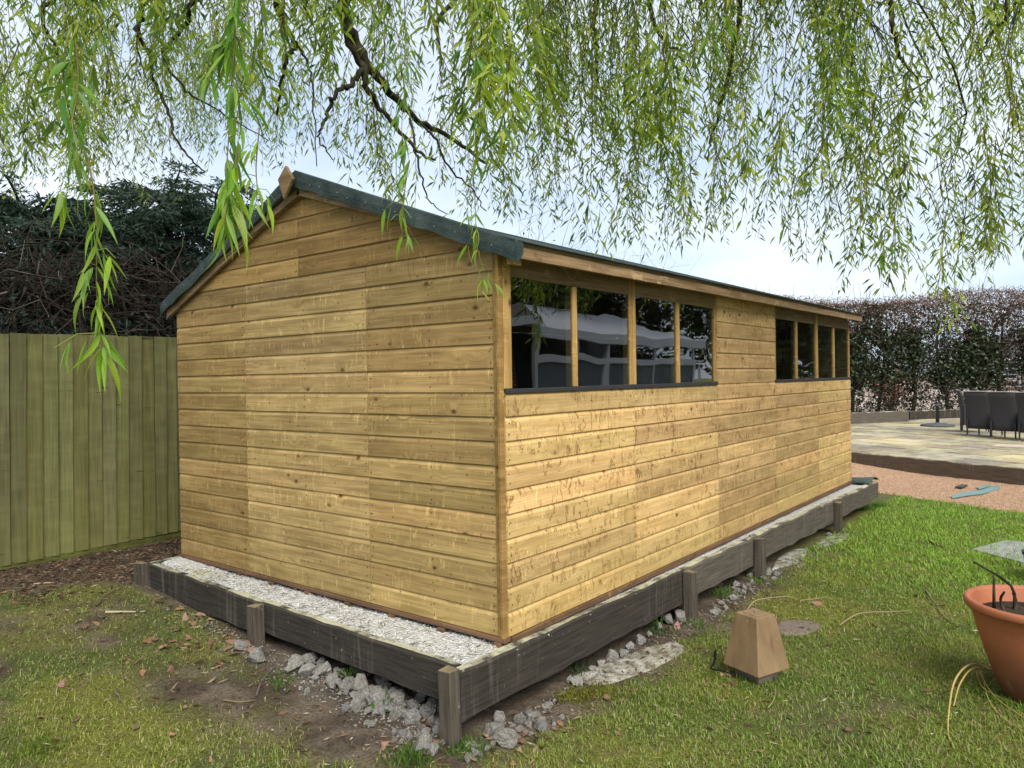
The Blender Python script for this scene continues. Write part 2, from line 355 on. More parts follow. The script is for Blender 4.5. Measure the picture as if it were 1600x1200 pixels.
# patio: bedding with separate slabs
m = M('patio_bedding', .95, .1); m.color(m.mix(m.noise(m.pos(), 9, 4), (.045, .045, .03), (.09, .085, .06)))
c4 = [PQ(-6, .06), PQ(7, .06), PQ(7, 15.2), PQ(-6, 15.2)]
V = [(*p, z) for z in (-.42, PZ-.035) for p in c4]; F = [(0, 3, 2, 1), (4, 5, 6, 7), (0, 1, 5, 4), (1, 2, 6, 5), (2, 3, 7, 6), (3, 0, 4, 7)]
patio = kind(obj('patio', V, F, m.m), 'structure')
m = M('sandstone_slab', .85, .2); oi = m.info(); p = m.pos()
c = m.mix(m.ramp(m.noise(p, 1.1, 4), (.35, 0.), (.62, 1.)), (.44, .385, .25), (.29, .265, .205)); c = m.mix(m.ramp(m.noise(p, 6, 5, .65), (.48, 0.), (.70, .75)), c, (.10, .095, .07))
c = m.mix(m.ramp(m.noise(p, .5, 3), (.50, 0.), (.66, .7)), c, (.50, .425, .235))
c = m.mix(1.0, c, oi.outputs['Color'], 'MULTIPLY'); m.color(c); m.bump(m.noise(p, 20, 5), .35, .01); SLAB = m.m
sw, sl = .75, .6
mb = MB(); g_ = .014
mb.add([(g_, g_, 0), (sw-g_, g_, 0), (sw-g_, sl-g_, 0), (g_, sl-g_, 0), (g_+.006, g_+.006, .04), (sw-g_-.006, g_+.006, .04), (sw-g_-.006, sl-g_-.006, .04), (g_+.006, sl-g_-.006, .04)],
       [(0, 3, 2, 1), (4, 5, 6, 7), (0, 1, 5, 4), (1, 2, 6, 5), (2, 3, 7, 6), (3, 0, 4, 7)])
slab_me = me_from('paving_slab', mb.V, mb.F, SLAB); pang = math.atan2(pdir[1], pdir[0])
for r_ in range(24):
    for k in range(16):
        a = -5.2+k*sw-(.375 if r_ % 2 else 0); b = .12+r_*sl; q = PQ(a, b)
        if a < -4.6-r_*.18 or a > 4.2: continue
        if len([1 for o in patio.children]) >= 290: break
        s_ = bpy.data.objects.new('paving_slab', slab_me); s_.parent = patio; col.objects.link(s_)
        s_.location = (q[0], q[1], PZ-.04+random.uniform(-.004, .004)); s_.rotation_euler = (random.uniform(-.003, .003), random.uniform(-.003, .003), pang)
        t = random.uniform(.72, 1.18); s_.color = (t, t*random.uniform(.94, 1.02), t*random.uniform(.85, 1.05), 1)

# ------------------------------------------------------------------ the shed
P_ = .12; W_ = 3.09; L_ = 6.51; J1, J2 = .973, 2.195; RX, RZT = -1.53, 2.545
RR = (.165, 1.905); RLf = (-3.215, 1.86)                        # roof top edge at right / left eaves
TH = .085; RZS = 2.455
def roof_top(x): return RZT-(RZT-RR[1])/(RR[0]-RX)*(x-RX) if x > RX else RZT-(RZT-RLf[1])/(RX-RLf[0])*(RX-x)
def roof_under(x): return roof_top(x)-TH
shed = thing('garden_shed', 'long pine shiplap garden shed with green felt roof and a row of windows', 'shed')

def board_bm(Ln, h=P_, t=.014):
    prof = [(0, .0), (-t+.002, .0), (-t, .003), (-t, h-.024), (-t+.003, h-.016), (-t+.007, h-.009), (-t+.0085, h), (0, h)]
    bm = bmesh.new(); a = [bm.verts.new((0, y, z)) for y, z in prof]; b = [bm.verts.new((Ln, y, z)) for y, z in prof]; n = len(prof)
    for i in range(n): bm.faces.new((a[i], a[(i+1) % n], b[(i+1) % n], b[i]))
    bm.faces.new(a[::-1]); bm.faces.new(b); bm.normal_update(); return bm
_bc = {}
def board(parent, x, y, z, Ln, rz, mat, tint, h=P_, cut=False):
    key = (round(Ln, 4), round(h, 4), mat.name)
    if cut or key not in _bc:
        bm = board_bm(Ln, h)
        if cut:
            for (sx, sz), ex in (((RR[0], RR[1]), 1), ((RLf[0], RLf[1]), -1)):
                d = Vector((sx-RX, 0, sz-RZT)).normalized(); n = Vector((-d.z, 0, d.x))
                if n.z < 0: n = -n
                co = Vector((RX-x, 0, RZT-TH-.004-z))
                bmesh.ops.bisect_plane(bm, geom=bm.verts[:]+bm.edges[:]+bm.faces[:], plane_co=co, plane_no=n, clear_outer=True)
                if not bm.faces: bm.free(); return None
                bmesh.ops.holes_fill(bm, edges=[e for e in bm.edges if e.is_boundary], sides=0)
        me = bpy.data.meshes.new('board'); bm.to_mesh(me); bm.free(); me.materials.append(mat)
        if not cut: _bc[key] = me
    else: me = _bc[key]
    o = link(bpy.data.objects.new('board', me), parent); o.location = (x, y, z); o.rotation_euler = (0, 0, rz); o.color = (*tint, 1); return o

nails = MB(); nfaces = []
def nail(x, y, z, ax):            # small dark nail head
    r = .0036
    for_ = [(-r, -r), (r, -r), (r, r), (-r, r)]
    if ax == 'y': nails.add([(x+a, y, z+b) for a, b in for_]+[(x, y-.0015, z)], [(0, 1, 4), (1, 2, 4), (2, 3, 4), (3, 0, 4)])
    else: nails.add([(x, y+a, z+b) for a, b in for_]+[(x+.0015, y, z)], [(0, 1, 4), (1, 2, 4), (2, 3, 4), (3, 0, 4)])

# gable wall: lining slab (pentagon) with boards
def pent(y0, y1, x0, x1, zb):
    pts = [(x0, zb), (x1, zb), (x1, roof_under(x1)-.006), (RX, RZT-TH-.006), (x0, roof_under(x0)-.006)]
    V = [(a, y, b) for y in (y0, y1) for a, b in pts]; F = [(0, 1, 2, 3, 4), (9, 8, 7, 6, 5)]+[(i, i+5, (i+1) % 5+5, (i+1) % 5) for i in range(5)]; return V, F
gw = obj('gable_wall', *pent(.004, .05, -W_+.01, -.012, .01), LINING, shed)
rw = obj('rear_wall', *pent(L_-.05, L_-.004, -W_+.01, -.012, .01), W_GABLE, shed)
panels = [(-J1+.002, -.036, (.97, .95, .90)), (-J2+.002, -J1-.002, (1.07, 1.07, 1.07)), (-W_, -J2-.002, (.94, .91, .84))]
for x0, x1, tint in panels:
    for k in range(16):
        f = random.uniform(.92, 1.08); dk = 1.0
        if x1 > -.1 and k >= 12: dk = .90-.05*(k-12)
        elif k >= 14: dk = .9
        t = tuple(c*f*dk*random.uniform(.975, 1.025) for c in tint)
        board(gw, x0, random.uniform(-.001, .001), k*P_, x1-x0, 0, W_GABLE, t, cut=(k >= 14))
        for xx in (x0+.022, x1-.022, (x0+x1)/2+.03):
            for dz in (.03, .082):
                if (k+1)*P_ < roof_under(xx)-.02: nail(xx+random.uniform(-.006, .006), -.0148, k*P_+dz+random.uniform(-.006, .006), 'y')
XM = -1.60
for k in range(16, 22):
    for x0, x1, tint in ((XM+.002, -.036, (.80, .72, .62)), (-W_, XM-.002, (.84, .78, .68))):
        f = random.uniform(.92, 1.06)
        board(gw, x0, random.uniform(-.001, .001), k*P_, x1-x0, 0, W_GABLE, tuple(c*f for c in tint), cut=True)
        for xx in (x0+.022, x1-.022, -.97):
            for dz in (.03, .082):
                if x0 < xx < x1 and k*P_+dz < roof_under(xx)-.05: nail(xx, -.0148, k*P_+dz, 'y')
# long side wall
pw = L_/5; SILL = 10*P_+.018; HEAD = 1.775
mb = MB()
for i in range(5):
    y0, y1 = i*pw, (i+1)*pw
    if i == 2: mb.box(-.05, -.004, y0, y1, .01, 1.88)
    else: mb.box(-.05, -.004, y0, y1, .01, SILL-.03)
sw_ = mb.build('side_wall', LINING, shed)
tints = [(1.06, 1.04, .96), (1.0, .97, .92), (.95, .90, .88), (1.0, .96, .92), (1.0, .98, .92)]
for i in range(5):
    y0, y1 = i*pw+(.012 if i == 0 else .002), (i+1)*pw-.002
    nk = 16 if i == 2 else 10
    for k in range(nk):
        f = random.uniform(.93, 1.07)
        if k == 15:
            h = 1.90-k*P_
            if h < .03: continue
        else: h = P_
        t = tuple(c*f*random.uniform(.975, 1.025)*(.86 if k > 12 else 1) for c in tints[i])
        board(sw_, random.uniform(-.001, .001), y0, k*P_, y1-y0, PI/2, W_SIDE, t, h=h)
        for yy in (y0+.02, y1-.02, (y0+y1)/2):
            for dz in (.03, .082):
                if dz < h-.02: nail(.0148, yy+random.uniform(-.006, .006), k*P_+dz+random.uniform(-.006, .006), 'x')
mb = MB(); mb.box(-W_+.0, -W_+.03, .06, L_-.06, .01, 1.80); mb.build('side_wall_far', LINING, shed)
mb = MB(); mb.box(-W_+.04, -.06, .06, L_-.06, -.012, .005); mb.build('floor', LINING, shed)
no = kind(nails.build('nail_heads', RUST, shed), 'stuff')
# corner trims
MB().box(-.034, -.0155, -.020, .006, -.002, 1.895).build('corner_trim', W_POST, shed, bevel=.003).color = (.62, .60, .5, 1)
MB().box(-.0135, .006, -.024, .010, -.004, 1.895).build('corner_trim', W_POST, shed, bevel=.003).color = (.8, .78, .7, 1)
# windows
def post(y0, y1, x1, z0, z1, t=1.0):
    o = MB().box(0, z1-z0, -(x1+.046), 0, 0, y1-y0).build('window_post', W_POST, shed, bevel=.003)
    # local x runs up the post so the grain follows it
    o.matrix_local = Matrix(((0, -1, 0, -.046), (0, 0, 1, y0), (1, 0, 0, z0), (0, 0, 0, 1))); o.color = (t, t, t, 1); return o
for pi_, i in enumerate((0, 1, 3, 4)):
    y0, y1 = i*pw, (i+1)*pw; mid = (y0+y1)/2
    a0 = y0+(.012 if i == 0 else .004); pwid = .062 if i == 0 else .036
    post(a0, a0+pwid, .008, SILL, 1.885, random.uniform(.95, 1.15)); post(mid-.022, mid+.022, .006, SILL, HEAD-.0025, random.uniform(.95, 1.1)); post(y1-.036, y1-.004, .008, SILL, 1.885, random.uniform(.9, 1.1))
    wobj = MB().box(-.045, .004, a0+pwid+.002, mid-.0275, HEAD, 1.905).box(-.045, .004, mid-.0265, y1-.039, HEAD, 1.905).build('window_head', W_HEAD, shed); 
    for q0, q1 in ((a0+pwid, mid-.022), (mid+.022, y1-.036)):
        gm = MB().box(0, q1-q0, 0, .003, 0, HEAD-SILL).build('window_pane', GLASS, shed)
        gm.location = (-.002, q0, SILL); gm.rotation_euler = (0, random.uniform(-.006, .006), PI/2+random.uniform(-.008, .008))
    for s_, (q0, q1) in enumerate(((y0+.012 if i == 0 else y0+.002, mid-.001), (mid+.001, y1-.002))):
        MB().box(-.03, .022, q0, q1, SILL-.024, SILL-.001+.002*s_).build('window_sill', TRIM, shed, bevel=.003)
# base rail and joists
MB().box(-W_-.012, .010, -.022, .03, -.026, -.0025).build('base_rail', W_RAW, shed, bevel=.003)
MB().box(-.03, .020, .034, L_, -.034, -.003).build('base_rail', W_RAW, shed, bevel=.003)
for k in range(9):
    xj = -.012-k*(W_-.05)/8.0
    MB().box(xj-.045, xj, -.030+random.uniform(-.004, .01), .5, -.066, -.0275).build('joist', W_RAW, shed, bevel=.003)
# roof
def roof_panel(xa, za, xb, zb, y0, y1, th, off=0.0, dz=.03):
    d = np.array([xb-xa, zb-za]); d /= np.linalg.norm(d); n = np.array([-d[1], d[0]]); n = n if n[1] > 0 else -n
    V = []
    for y, e in ((y0, 0), (y1, dz)):
        for (x, z, k) in ((xa, za, 0), (xb, zb, 1)):
            for o in (off, off-th): V.append((x+n[0]*o, y, z+n[1]*o+e*k))
    F = [(0, 1, 3, 2), (4, 6, 7, 5), (0, 4, 5, 1), (2, 3, 7, 6), (0, 2, 6, 4), (1, 5, 7, 3)]; return V, F
YF, YB = -.055, L_+.09
EZ = 1.912; ez = lambda x: RZS+(EZ-RZS)*(x-RX)/(RR[0]-RX)
roofm = obj('roof', *roof_panel(RX, RZS, RR[0]-.04, ez(RR[0]-.04), YF, YB, .042, -.006), W_HEAD, shed)
obj('roof', *roof_panel(RX, RZS, RLf[0], RLf[1], YF, YB, .042, -.006, 0), W_HEAD, shed)
obj('felt', *roof_panel(RX-.01, RZS+.004, RR[0]-.015, ez(RR[0]-.015), YF-.022, YB+.01, .005, .003), FELT, roofm)
obj('felt', *roof_panel(RX+.01, RZS+.004, RLf[0]-.015, RLf[1]-.006, YF-.022, YB+.01, .005, .003, 0), FELT, roofm)
# felt turned down over the verge, in lengths with uneven edges
def verge(xa, xb, nm, dp0=.078):
    N = 26; V = []; F = []
    for k in range(N+1):
        x = xa+(xb-xa)*k/N; z = roof_top(x); dp = dp0+.007*math.sin(k*1.7)*random.random()+random.uniform(-.005, .004); bo = .005*math.sin(k*.9)+random.uniform(-.003, .003)
        yf = YF-.024-bo
        V += [(x, YF+.03, z+.002), (x, yf+.006, z+.009), (x, yf, z+.001), (x, yf-.003, z-dp*.5), (x, yf+.001, z-dp), (x, yf+.007, z-dp), (x, YF+.03, z-.05)]
    for k in range(N):
        for j in range(6): F.append((k*7+j, k*7+j+1, k*7+8+j, k*7+7+j))
        F.append((k*7+6, k*7, k*7+7, k*7+13))
    F += [(0, 6, 5, 4, 3, 2, 1), tuple(N*7+j for j in range(7))]
    o = obj(nm, V, F, FELT, shed); 
    hd = MB()
    for k in range(1, 13):
        x = xa+(xb-xa)*(k/13+random.uniform(-.02, .02)); z = roof_top(x)-.045-random.uniform(-.008, .012)
        hd.lathe([(.0001, 0), (.0042, 0), (.0032, .002), (.0001, .003)], 8)
        # turn the last lathe to face -Y
        for q in range(len(hd.V)-32, len(hd.V)): vx, vy, vz = hd.V[q]; hd.V[q] = (x+vx, YF-.0315-vz, z+vy)
    kind(hd.build('clout_nails', NAIL, o), 'stuff'); return o
verge(RX, RR[0], 'verge_felt', .090); verge(RX, RLf[0], 'verge_felt')
bb = lambda x0, x1, nm, lo=.122: obj(nm, [(x, y, roof_top(x)-dz) for x in (x0, x1) for y in (YF+.006, -.026) for dz in (.05, lo)], [(0, 1, 3, 2), (4, 6, 7, 5), (0, 4, 5, 1), (2, 3, 7, 6), (0, 2, 6, 4), (1, 5, 7, 3)], W_HEAD, shed)
bb(RX+.004, .02, 'barge_board', .088); bb(-3.17, RX-.004, 'barge_board')
# eaves fascia on the long side
V = []
for y, e in ((YF+.045, 0), (YB-.002, .03)):
    for x in (.098, .128):
        for z in (1.842, 1.908-(.0 if x < .11 else .012)): V.append((x, y, z+e))
fo = obj('eaves_fascia', V, [(0, 1, 3, 2), (4, 6, 7, 5), (0, 4, 5, 1), (2, 3, 7, 6), (0, 2, 6, 4), (1, 5, 7, 3)], wood('eaves_fascia_wood', (.40, .275, .15), (.20, .12, .06)), shed)
MB().box(.070, .097, YF+.02, YF+.10, 1.815, 1.850).build('eaves_block', W_POST, shed)
# finial
fx = -1.555; f0 = [(fx-.005, 2.578), (fx+.064, 2.49), (fx-.03, 2.375), (fx-.085, 2.505)]
V = [(x, y, z) for y in (-.121, -.100) for x, z in f0]; o = obj('finial', V, [(0, 1, 2, 3), (7, 6, 5, 4)]+[(i, i+4, (i+1) % 4+4, (i+1) % 4) for i in range(4)], wood('finial_wood', (.36, .24, .13), (.22, .14, .07)), shed)
bv = o.modifiers.new('b', 'BEVEL'); bv.width = .004; bv.segments = 2

# ------------------------------------------------------------------ shed base: sleeper edging and chalk bed
ed = thing('sleeper_edging', 'old dark timber sleepers and stub posts edging the shed base', 'edging')
def plank(parent, nm, a, b, th, z0, z1, mat, off=0.0, jag=.006, seg=.12):
    a = np.asarray(a, float); b = np.asarray(b, float); Ln = np.linalg.norm(b-a); d = (b-a)/Ln; n = int(max(2, Ln/seg)); V = []; F = []
    for k in range(n+1):
        x = Ln*k/n; j = lambda s=1: random.uniform(-jag, jag)*s
        jt, jb = j(), j(); wy = random.uniform(-.002, .002)
        V += [(x, wy, z0+jb), (x, wy-.001, z1-.012+jt), (x, .008+wy, z1+jt), (x, th-.006, z1+j(.6)), (x, th, z1-.01), (x, th, z0)]
    for k in range(n):
        for q in range(6): F.append((k*6+q, k*6+(q+1) % 6, k*6+6+(q+1) % 6, k*6+6+q))
    F += [(5, 4, 3, 2, 1, 0), tuple(n*6+q for q in range(6))]
    F = [f[::-1] for f in F]
    o = obj(nm, V, F, mat, parent); o.location = (a[0], a[1], 0); o.rotation_euler = (0, 0, math.atan2(d[1], d[0])); return o
# front boards: outside face on the line PLL -> PL0 ; local +y points inwards (towards +Y)
plank(ed, 'sleeper', PLL, (-1.62, -.305), .05, -.235, -.034, SLEEP)
plank(ed, 'sleeper', (-1.615, -.305), (PL0[0]-.055, PL0[1]+.01), .05, -.205, -.030, SLEEP)
# long boards: local +y must point to -X, so run from far to near reversed: direction +Y has left = -X
cuts = [-.385, 1.78, 3.02, 5.12, 6.86]
lx = lambda y: .048+.0246*(y+.37)
for k in range(4):
    a = cuts[k]+.004; b = cuts[k+1]-.004
    plank(ed, 'sleeper', (lx(a), a), (lx(b), b), .055, -.262+.01*k, -.030+random.uniform(-.006, .004), SLEEP if k == 0 else SLEEP2, jag=.007+.002*k)
plank(ed, 'sleeper', (lx(6.86)-.06, 6.87), (-3.2, 6.95), .05, -.25, -.035, SLEEP2)
plank(ed, 'sleeper', (-3.14, .60), (-3.135, -.235), .045, -.20, -.028, SLEEP)
def stub(x, y, rz, w1, w2, z0, z1):
    o = MB().add([(-w1/2+random.uniform(-.004, .004), s*w2/2, z) if q == 0 else (w1/2+random.uniform(-.004, .004), s*w2/2, z) for q in (0, 1) for s in (-1, 1) for z in (z0, z1+random.uniform(-.008, .008))],
        [(0, 1, 3, 2), (4, 6, 7, 5), (0, 4, 5, 1), (2, 3, 7, 6), (0, 2, 6, 4), (1, 5, 7, 3)]).build('stub_post', POSTM, ed, bevel=.005)
    o.location = (x, y, 0); o.rotation_euler = (random.uniform(-.02, .02), random.uniform(-.02, .02), rz); return o
stub(.002, -.412, .02, .072, .07, -.48, -.030)
stub(-1.615, -.342, .03, .085, .065, -.48, -.040)
stub(-3.20, -.262, .0, .12, .055, -.44, -.035)
stub(lx(1.80)+.036, 1.80, .03, .066, .085, -.55, -.045); stub(lx(3.02)+.036, 3.03, .03, .066, .085, -.5, -.035); stub(lx(5.12)+.036, 5.13, .03, .066, .085, -.5, -.040)
m = M('white_chalk_chips', .9, .15); p = m.pos(); vd = m.voro(p, 62); vc = m.sep(m.voro(p, 62, 'Color'), 0)
c = m.mix(m.ramp(vc, (.0, .0), (1., 1.)), (.47, .46, .43), (.66, .65, .61)); c = m.mix(m.ramp(vd, (.5, 0.), (.75, .4)), c, (.36, .34, .30))
c = m.mix(m.ramp(m.noise(p, 4.5, 5, .6), (.54, 0.), (.70, .75)), c, (.40, .39, .19)); c = m.mix(m.ramp(m.noise(m.map(p, (1, 1, 1), (5, 2, 0)), 22, 3), (.66, 0.), (.72, .7)), c, (.16, .13, .09))
m.color(c); m.bump(m.math('MULTIPLY', vd, -1.0), 1.0, .012); CHALK = m.m
xs = np.arange(-3.10, .27, .018); ys = np.concatenate([np.arange(-.33, .14, .018), np.arange(.2, 6.9, .06)])
X, Y = np.meshgrid(xs, ys); Z = -.062+.016*fbm(X*5, Y*5)+.012*fbm(X*40, Y*40, 2)-.02*smooth(.06, .0, np.abs(Y+.30+.04*(X)))+.02*smooth(-2.4, -2.9, X)
Xc = np.minimum(X, lx(Y)-.05); Yc = np.maximum(Y, -.305-.043*(X+1.6)*.9+.045)
V = np.stack([Xc, Yc, Z], -1).reshape(-1, 3); nx = len(xs); i = (np.arange(len(ys)-1)[:, None]*nx+np.arange(nx-1)[None]).reshape(-1, 1)
kind(obj('chalk_bed', V, i+np.array([[0, 1, nx+1, nx]]), CHALK, smooth=True), 'structure')
# loose chips on the bed
ch = MB(); 
def chip_verts(r):
    b = np.array([[1, 0, 0], [-1, 0, 0], [0, 1, 0], [0, -1, 0], [0, 0, 1], [0, 0, -1]], float)
    return b*rng.uniform(.5, 1.2, (6, 1))*r*np.array([1, .8, .55])@np.array(Matrix.Rotation(random.random()*6.3, 3, 'Z')).T
OCT = np.array([[0, 2, 4], [2, 1, 4], [1, 3, 4], [3, 0, 4], [2, 0, 5], [1, 2, 5], [3, 1, 5], [0, 3, 5]])
def chips(name, P, R, mat, C, parent=None):
    n = len(P); V = np.concatenate([chip_verts(R[k])+P[k] for k in range(n)]); F = (np.arange(n)[:, None, None]*6+OCT[None]).reshape(-1, 3)
    o = obj(name, V, F, mat, parent); set_col(o.data, np.repeat(C, 6, 0)); return kind(o, 'stuff')
n = 1300; px_ = rng.uniform(-3.05, .0, n); py_ = -.30-.043*(px_+1.6)*.9+.06+rng.random(n)*.36
n2 = 60; qx = rng.uniform(.03, .10, n2); qy = rng.uniform(0, 6.3, n2)
pz_ = -.062+.016*fbm(px_*5, py_*5)+.012*fbm(px_*40, py_*40, 2)+.004
Pc = np.r_[np.c_[px_, py_, pz_], np.c_[qx, qy, qy*0-.046]]; g_ = rng.uniform(.42, .70, (n+n2, 1)); Cc = g_*np.array([[1, .985, .94]])
o = chips('chalk_chips', Pc, rng.uniform(.004, .011, n+n2)*np.r_[np.ones(n), np.full(n2, .7)], LITTER, Cc); tag(o, 'loose white chalk chips scattered on the shed base', 'gravel')

bs = Leaves(); n = 620; bx_ = rng.uniform(-3.0, 0, n); by_ = -.30-.043*(bx_+1.6)*.9+.06+rng.random(n)**1.4*.30; bs.add(np.c_[bx_, by_, -.048+.016*fbm(bx_*5, by_*5)+rng.random(n)*.008], np.c_[rng.normal(size=(n, 2)), rng.normal(size=n)*.06], rng.uniform(.015, .09, n), rng.uniform(.002, .005, n), np.array([[.12, .09, .055]])*rng.uniform(.4, 2.2, (n, 1)))
kind(tag(bs.build('straw_bits', LITTER), 'bits of dead twig and straw on the chalk bed', 'litter'), 'stuff')

# ------------------------------------------------------------------ fence
FX = -4.5
fence = thing('garden_fence', 'green treated feather edge board fence left of the shed', 'fence', (FX, 0, 0))
def fboard(y, wd, zb, zt):
    j = random.uniform(-.004, .004)
    wd -= .018; V = [(.0, 0, zb), (.0, wd, zb), (.0, wd, zt), (.0, 0, zt), (.008+j, 0, zb), (.025+j, wd, zb), (.025+j, wd, zt), (.008+j, 0, zt)]
    o = obj('fence_board', V, [(0, 1, 2, 3), (4, 7, 6, 5), (0, 4, 5, 1), (2, 6, 7, 3), (0, 3, 7, 4), (1, 5, 6, 2)], W_FENCE, fence); o.location = (0, y, 0)
    o.rotation_euler = (random.uniform(-.004, .004)-.012, random.uniform(-.006, .006), 0); t = random.uniform(.82, 1.15); o.color = (t, t*random.uniform(.96, 1.04), t*random.uniform(.85, 1.1), 1)
y = -3.2
while y < 8.0:
    wd = random.uniform(.105, .125); fboard(y, wd+.012, -.145+.024*(y+.75)*.9 if y < 2 else -.09, 1.695+.012*y+random.uniform(-.004, .004)); y += wd
MB().box(-.012, .014, -3.2, 8, -.34, -.13).build('gravel_board', W_GRAVB, fence)
for z in (.1, .8, 1.5): MB().box(-.05, -.004, -3.2, 8, z, z+.07).build('rail', W_FENCE, fence)

# ------------------------------------------------------------------ patio edging, raised bed, hedge, things on the patio
pe = thing('patio_edging', 'dark old sleeper wall along the front of the raised patio', 'edging')
PSL = sleeper_mat('brown_sleeper', (.16, .12, .085), (.07, .052, .038), (.34, .31, .22))
for a, b in ((-5.0, -1.9), (-1.895, .46), (.465, 2.9), (2.905, 5.5)): plank(pe, 'sleeper', PQ(a, 0), PQ(b, 0), .11, -.42, PZ+.012, PSL, jag=.010)
rb = thing('raised_bed', 'weathered sleeper raised bed in front of the hedge', 'raised bed')
h0 = un(1150, 652, z=-.12)[:2]; h1 = un(1425, 652, z=-.12)[:2]; h2 = un(1640, 648, z=-.12)[:2]
b0, b1 = un(1300, 664, z=-.12)[:2], un(1420, 659, z=-.12)[:2]
plank(rb, 'sleeper', b0-(b1-b0)*.8, b1, .12, -.2, .18, SLEEP2, jag=.012)
b2, b3 = un(1422, 656, z=-.12)[:2], un(1530, 652, z=-.12)[:2]
plank(rb, 'sleeper', b2, b3, .12, -.2, .13, SLEEP, jag=.012); plank(rb, 'sleeper', b3+(b3-b2)*.01, b3+(b3-b2)*1.2, .12, -.2, .13, SLEEP, jag=.012)
bed = MB(); bd = (h2-h0)/np.linalg.norm(h2-h0); bn = np.array([-bd[1], bd[0]])

# hedge
hedge = thing('clipped_hedge', 'tall clipped hedge of bare brown twigs and dark ivy behind the patio', 'hedge')
HA = h0+bn*.7-bd*1.5; HB = h2+bn*.7+bd*2.5; HL = np.linalg.norm(HB-HA)
V, F = strip(HA+bn*1.0-bd*40, HB+bn*1.0+bd*30, HA+bn*110-bd*90, HB+bn*110+bd*60, 6, 6, lambda x, y: x*0-.34)
m = M('pale_drive', .95, .1); m.color(m.mix(m.noise(m.pos(), .5, 5), (.34, .265, .215), (.44, .36, .30))); m.bump(m.noise(m.pos(), 30, 4), .4, .02)
kind(obj('drive', V, F, m.m), 'structure')
tw = Bulk(); iv = Leaves()
nst = int(HL/.95); hx = lambda s, o: HA+bd*s+bn*o
for k in range(nst):
    s0 = (k+.5)/nst*HL+random.uniform(-.2, .2); z = np.linspace(-.3, 3.0, 9); c = np.array([hx(s0+.12*math.sin(q*1.3+k), .12*math.cos(q*1.7+k*2)) for q in z])
    sm = MB().tube(np.c_[c, z], np.linspace(.075, .03, 9), 6).build('stem', BARK, hedge, True)
    for q in range(3):                                   # forks
        z0 = random.uniform(.5, 1.3); a = np.array([*hx(s0, 0), z0]); b = np.array([*hx(s0+random.uniform(-.7, .7), random.uniform(-.3, .3)), z0+random.uniform(.8, 1.6)])
        t = np.linspace(0, 1, 5)[:, None]; P = a+(b-a)*t; P[:, :2] += bd*.12*np.sin(t*PI)*random.uniform(-1, 1); tw.tube(P, np.linspace(.035, .015, 5), 4, (.04, .032, .022))
    nv = random.randint(130, 330); zz = rng.uniform(-.15, 2.9, nv); th = rng.uniform(0, 6.28, nv); rr = .10+.16*rng.random(nv)
    c2 = np.array([hx(s0+.12*math.sin(q*1.3+k), .12*math.cos(q*1.7+k*2)) for q in zz]); P = np.c_[c2+bd[None]*(rr*np.cos(th))[:, None]+bn[None]*(rr*np.sin(th))[:, None], zz]
    D = np.c_[bd[None]*np.cos(th)[:, None]+bn[None]*np.sin(th)[:, None], -.4+0*th]+rng.normal(size=(nv, 3))*.5
    g_ = rng.uniform(.5, 1.4, (nv, 1)); iv.add(P, D, rng.uniform(.08, .13, nv), rng.uniform(.07, .11, nv), g_*np.array([[.022, .045, .018]]))
n = 9000
for q in range(n):
    s = random.uniform(0, HL); top = 3.62+.12*math.sin(s*.8)+.22*float(fbm(s*1.1, 3.))+(.10 if s > HL*.62 else -.08)
    z0 = min(top-.1, .75+2.95*random.random()**.75) if random.random() < .80 else random.uniform(-.2, .9)
    o = random.uniform(-.45, .45); Ln = random.uniform(.25, .8); a = np.array([*hx(s, o), z0])
    d = np.array([*(bd*random.gauss(0, .8)+bn*random.gauss(0, .7)), random.gauss(.5, .5)]); d /= np.linalg.norm(d); b = a+d*Ln
    b[2] = min(b[2], top+random.uniform(-.06, .10)); mid = (a+b)/2+rng.normal(size=3)*.06
    up = max(0, min(1, (z0-1.9)/1.4)); cc = np.array([.05, .04, .028])*(1-up)+np.array([.15, .085, .06])*up
    tw.tube([a, mid, b], [.0095, .0075, .004], 3, cc*random.uniform(.6, 1.3))
for q in range(70):                                      # a few whips above the clipped line
    s = random.uniform(0, HL); a = np.array([*hx(s, random.uniform(-.3, .3)), 3.5]); b = a+np.array([random.gauss(0, .15), random.gauss(0, .15), random.uniform(.3, .85)]); tw.tube([a, (a+b)/2+rng.normal(size=3)*.04, b], [.006, .005, .003], 3, (.07, .05, .04))
tw.build('twigs', TWIG, hedge)
n = 46000; s = rng.uniform(0, HL, n); z = rng.uniform(.75, 3.45, n); dens = fbm(s*1.0+5, z*1.0+2, 3); ok = rng.random(n) < np.clip(.12+smooth(.34, .58, dens), 0, 1)*np.where(z > 2.6, .45, 1.0)*np.where(z < 1.1, .4, 1.0)
s, z = s[ok], z[ok]; oo = rng.uniform(-.5, .5, len(s)); P = np.c_[HA[None]+bd[None]*s[:, None]+bn[None]*oo[:, None], z]
g_ = rng.uniform(.45, 1.5, (len(s), 1)); iv.add(P, rng.normal(size=(len(s), 3))+np.array([0, 0, -.4]), rng.uniform(.09, .16, len(s)), rng.uniform(.06, .11, len(s)), g_*np.array([[.046, .066, .030]]))
n = 4200; s = rng.uniform(0, HL, n); oo = rng.uniform(-.5, .5, n); iv.add(np.c_[HA[None]+bd[None]*s[:, None]+bn[None]*oo[:, None], -.25+1.1*rng.random(n)**1.6], rng.normal(size=(n, 3)), rng.uniform(.07, .13, n), rng.uniform(.04, .08, n), rng.uniform(.5, 1.4, (n, 1))*np.array([[.055, .058, .03]]))
iv.build('ivy', IVY, hedge)
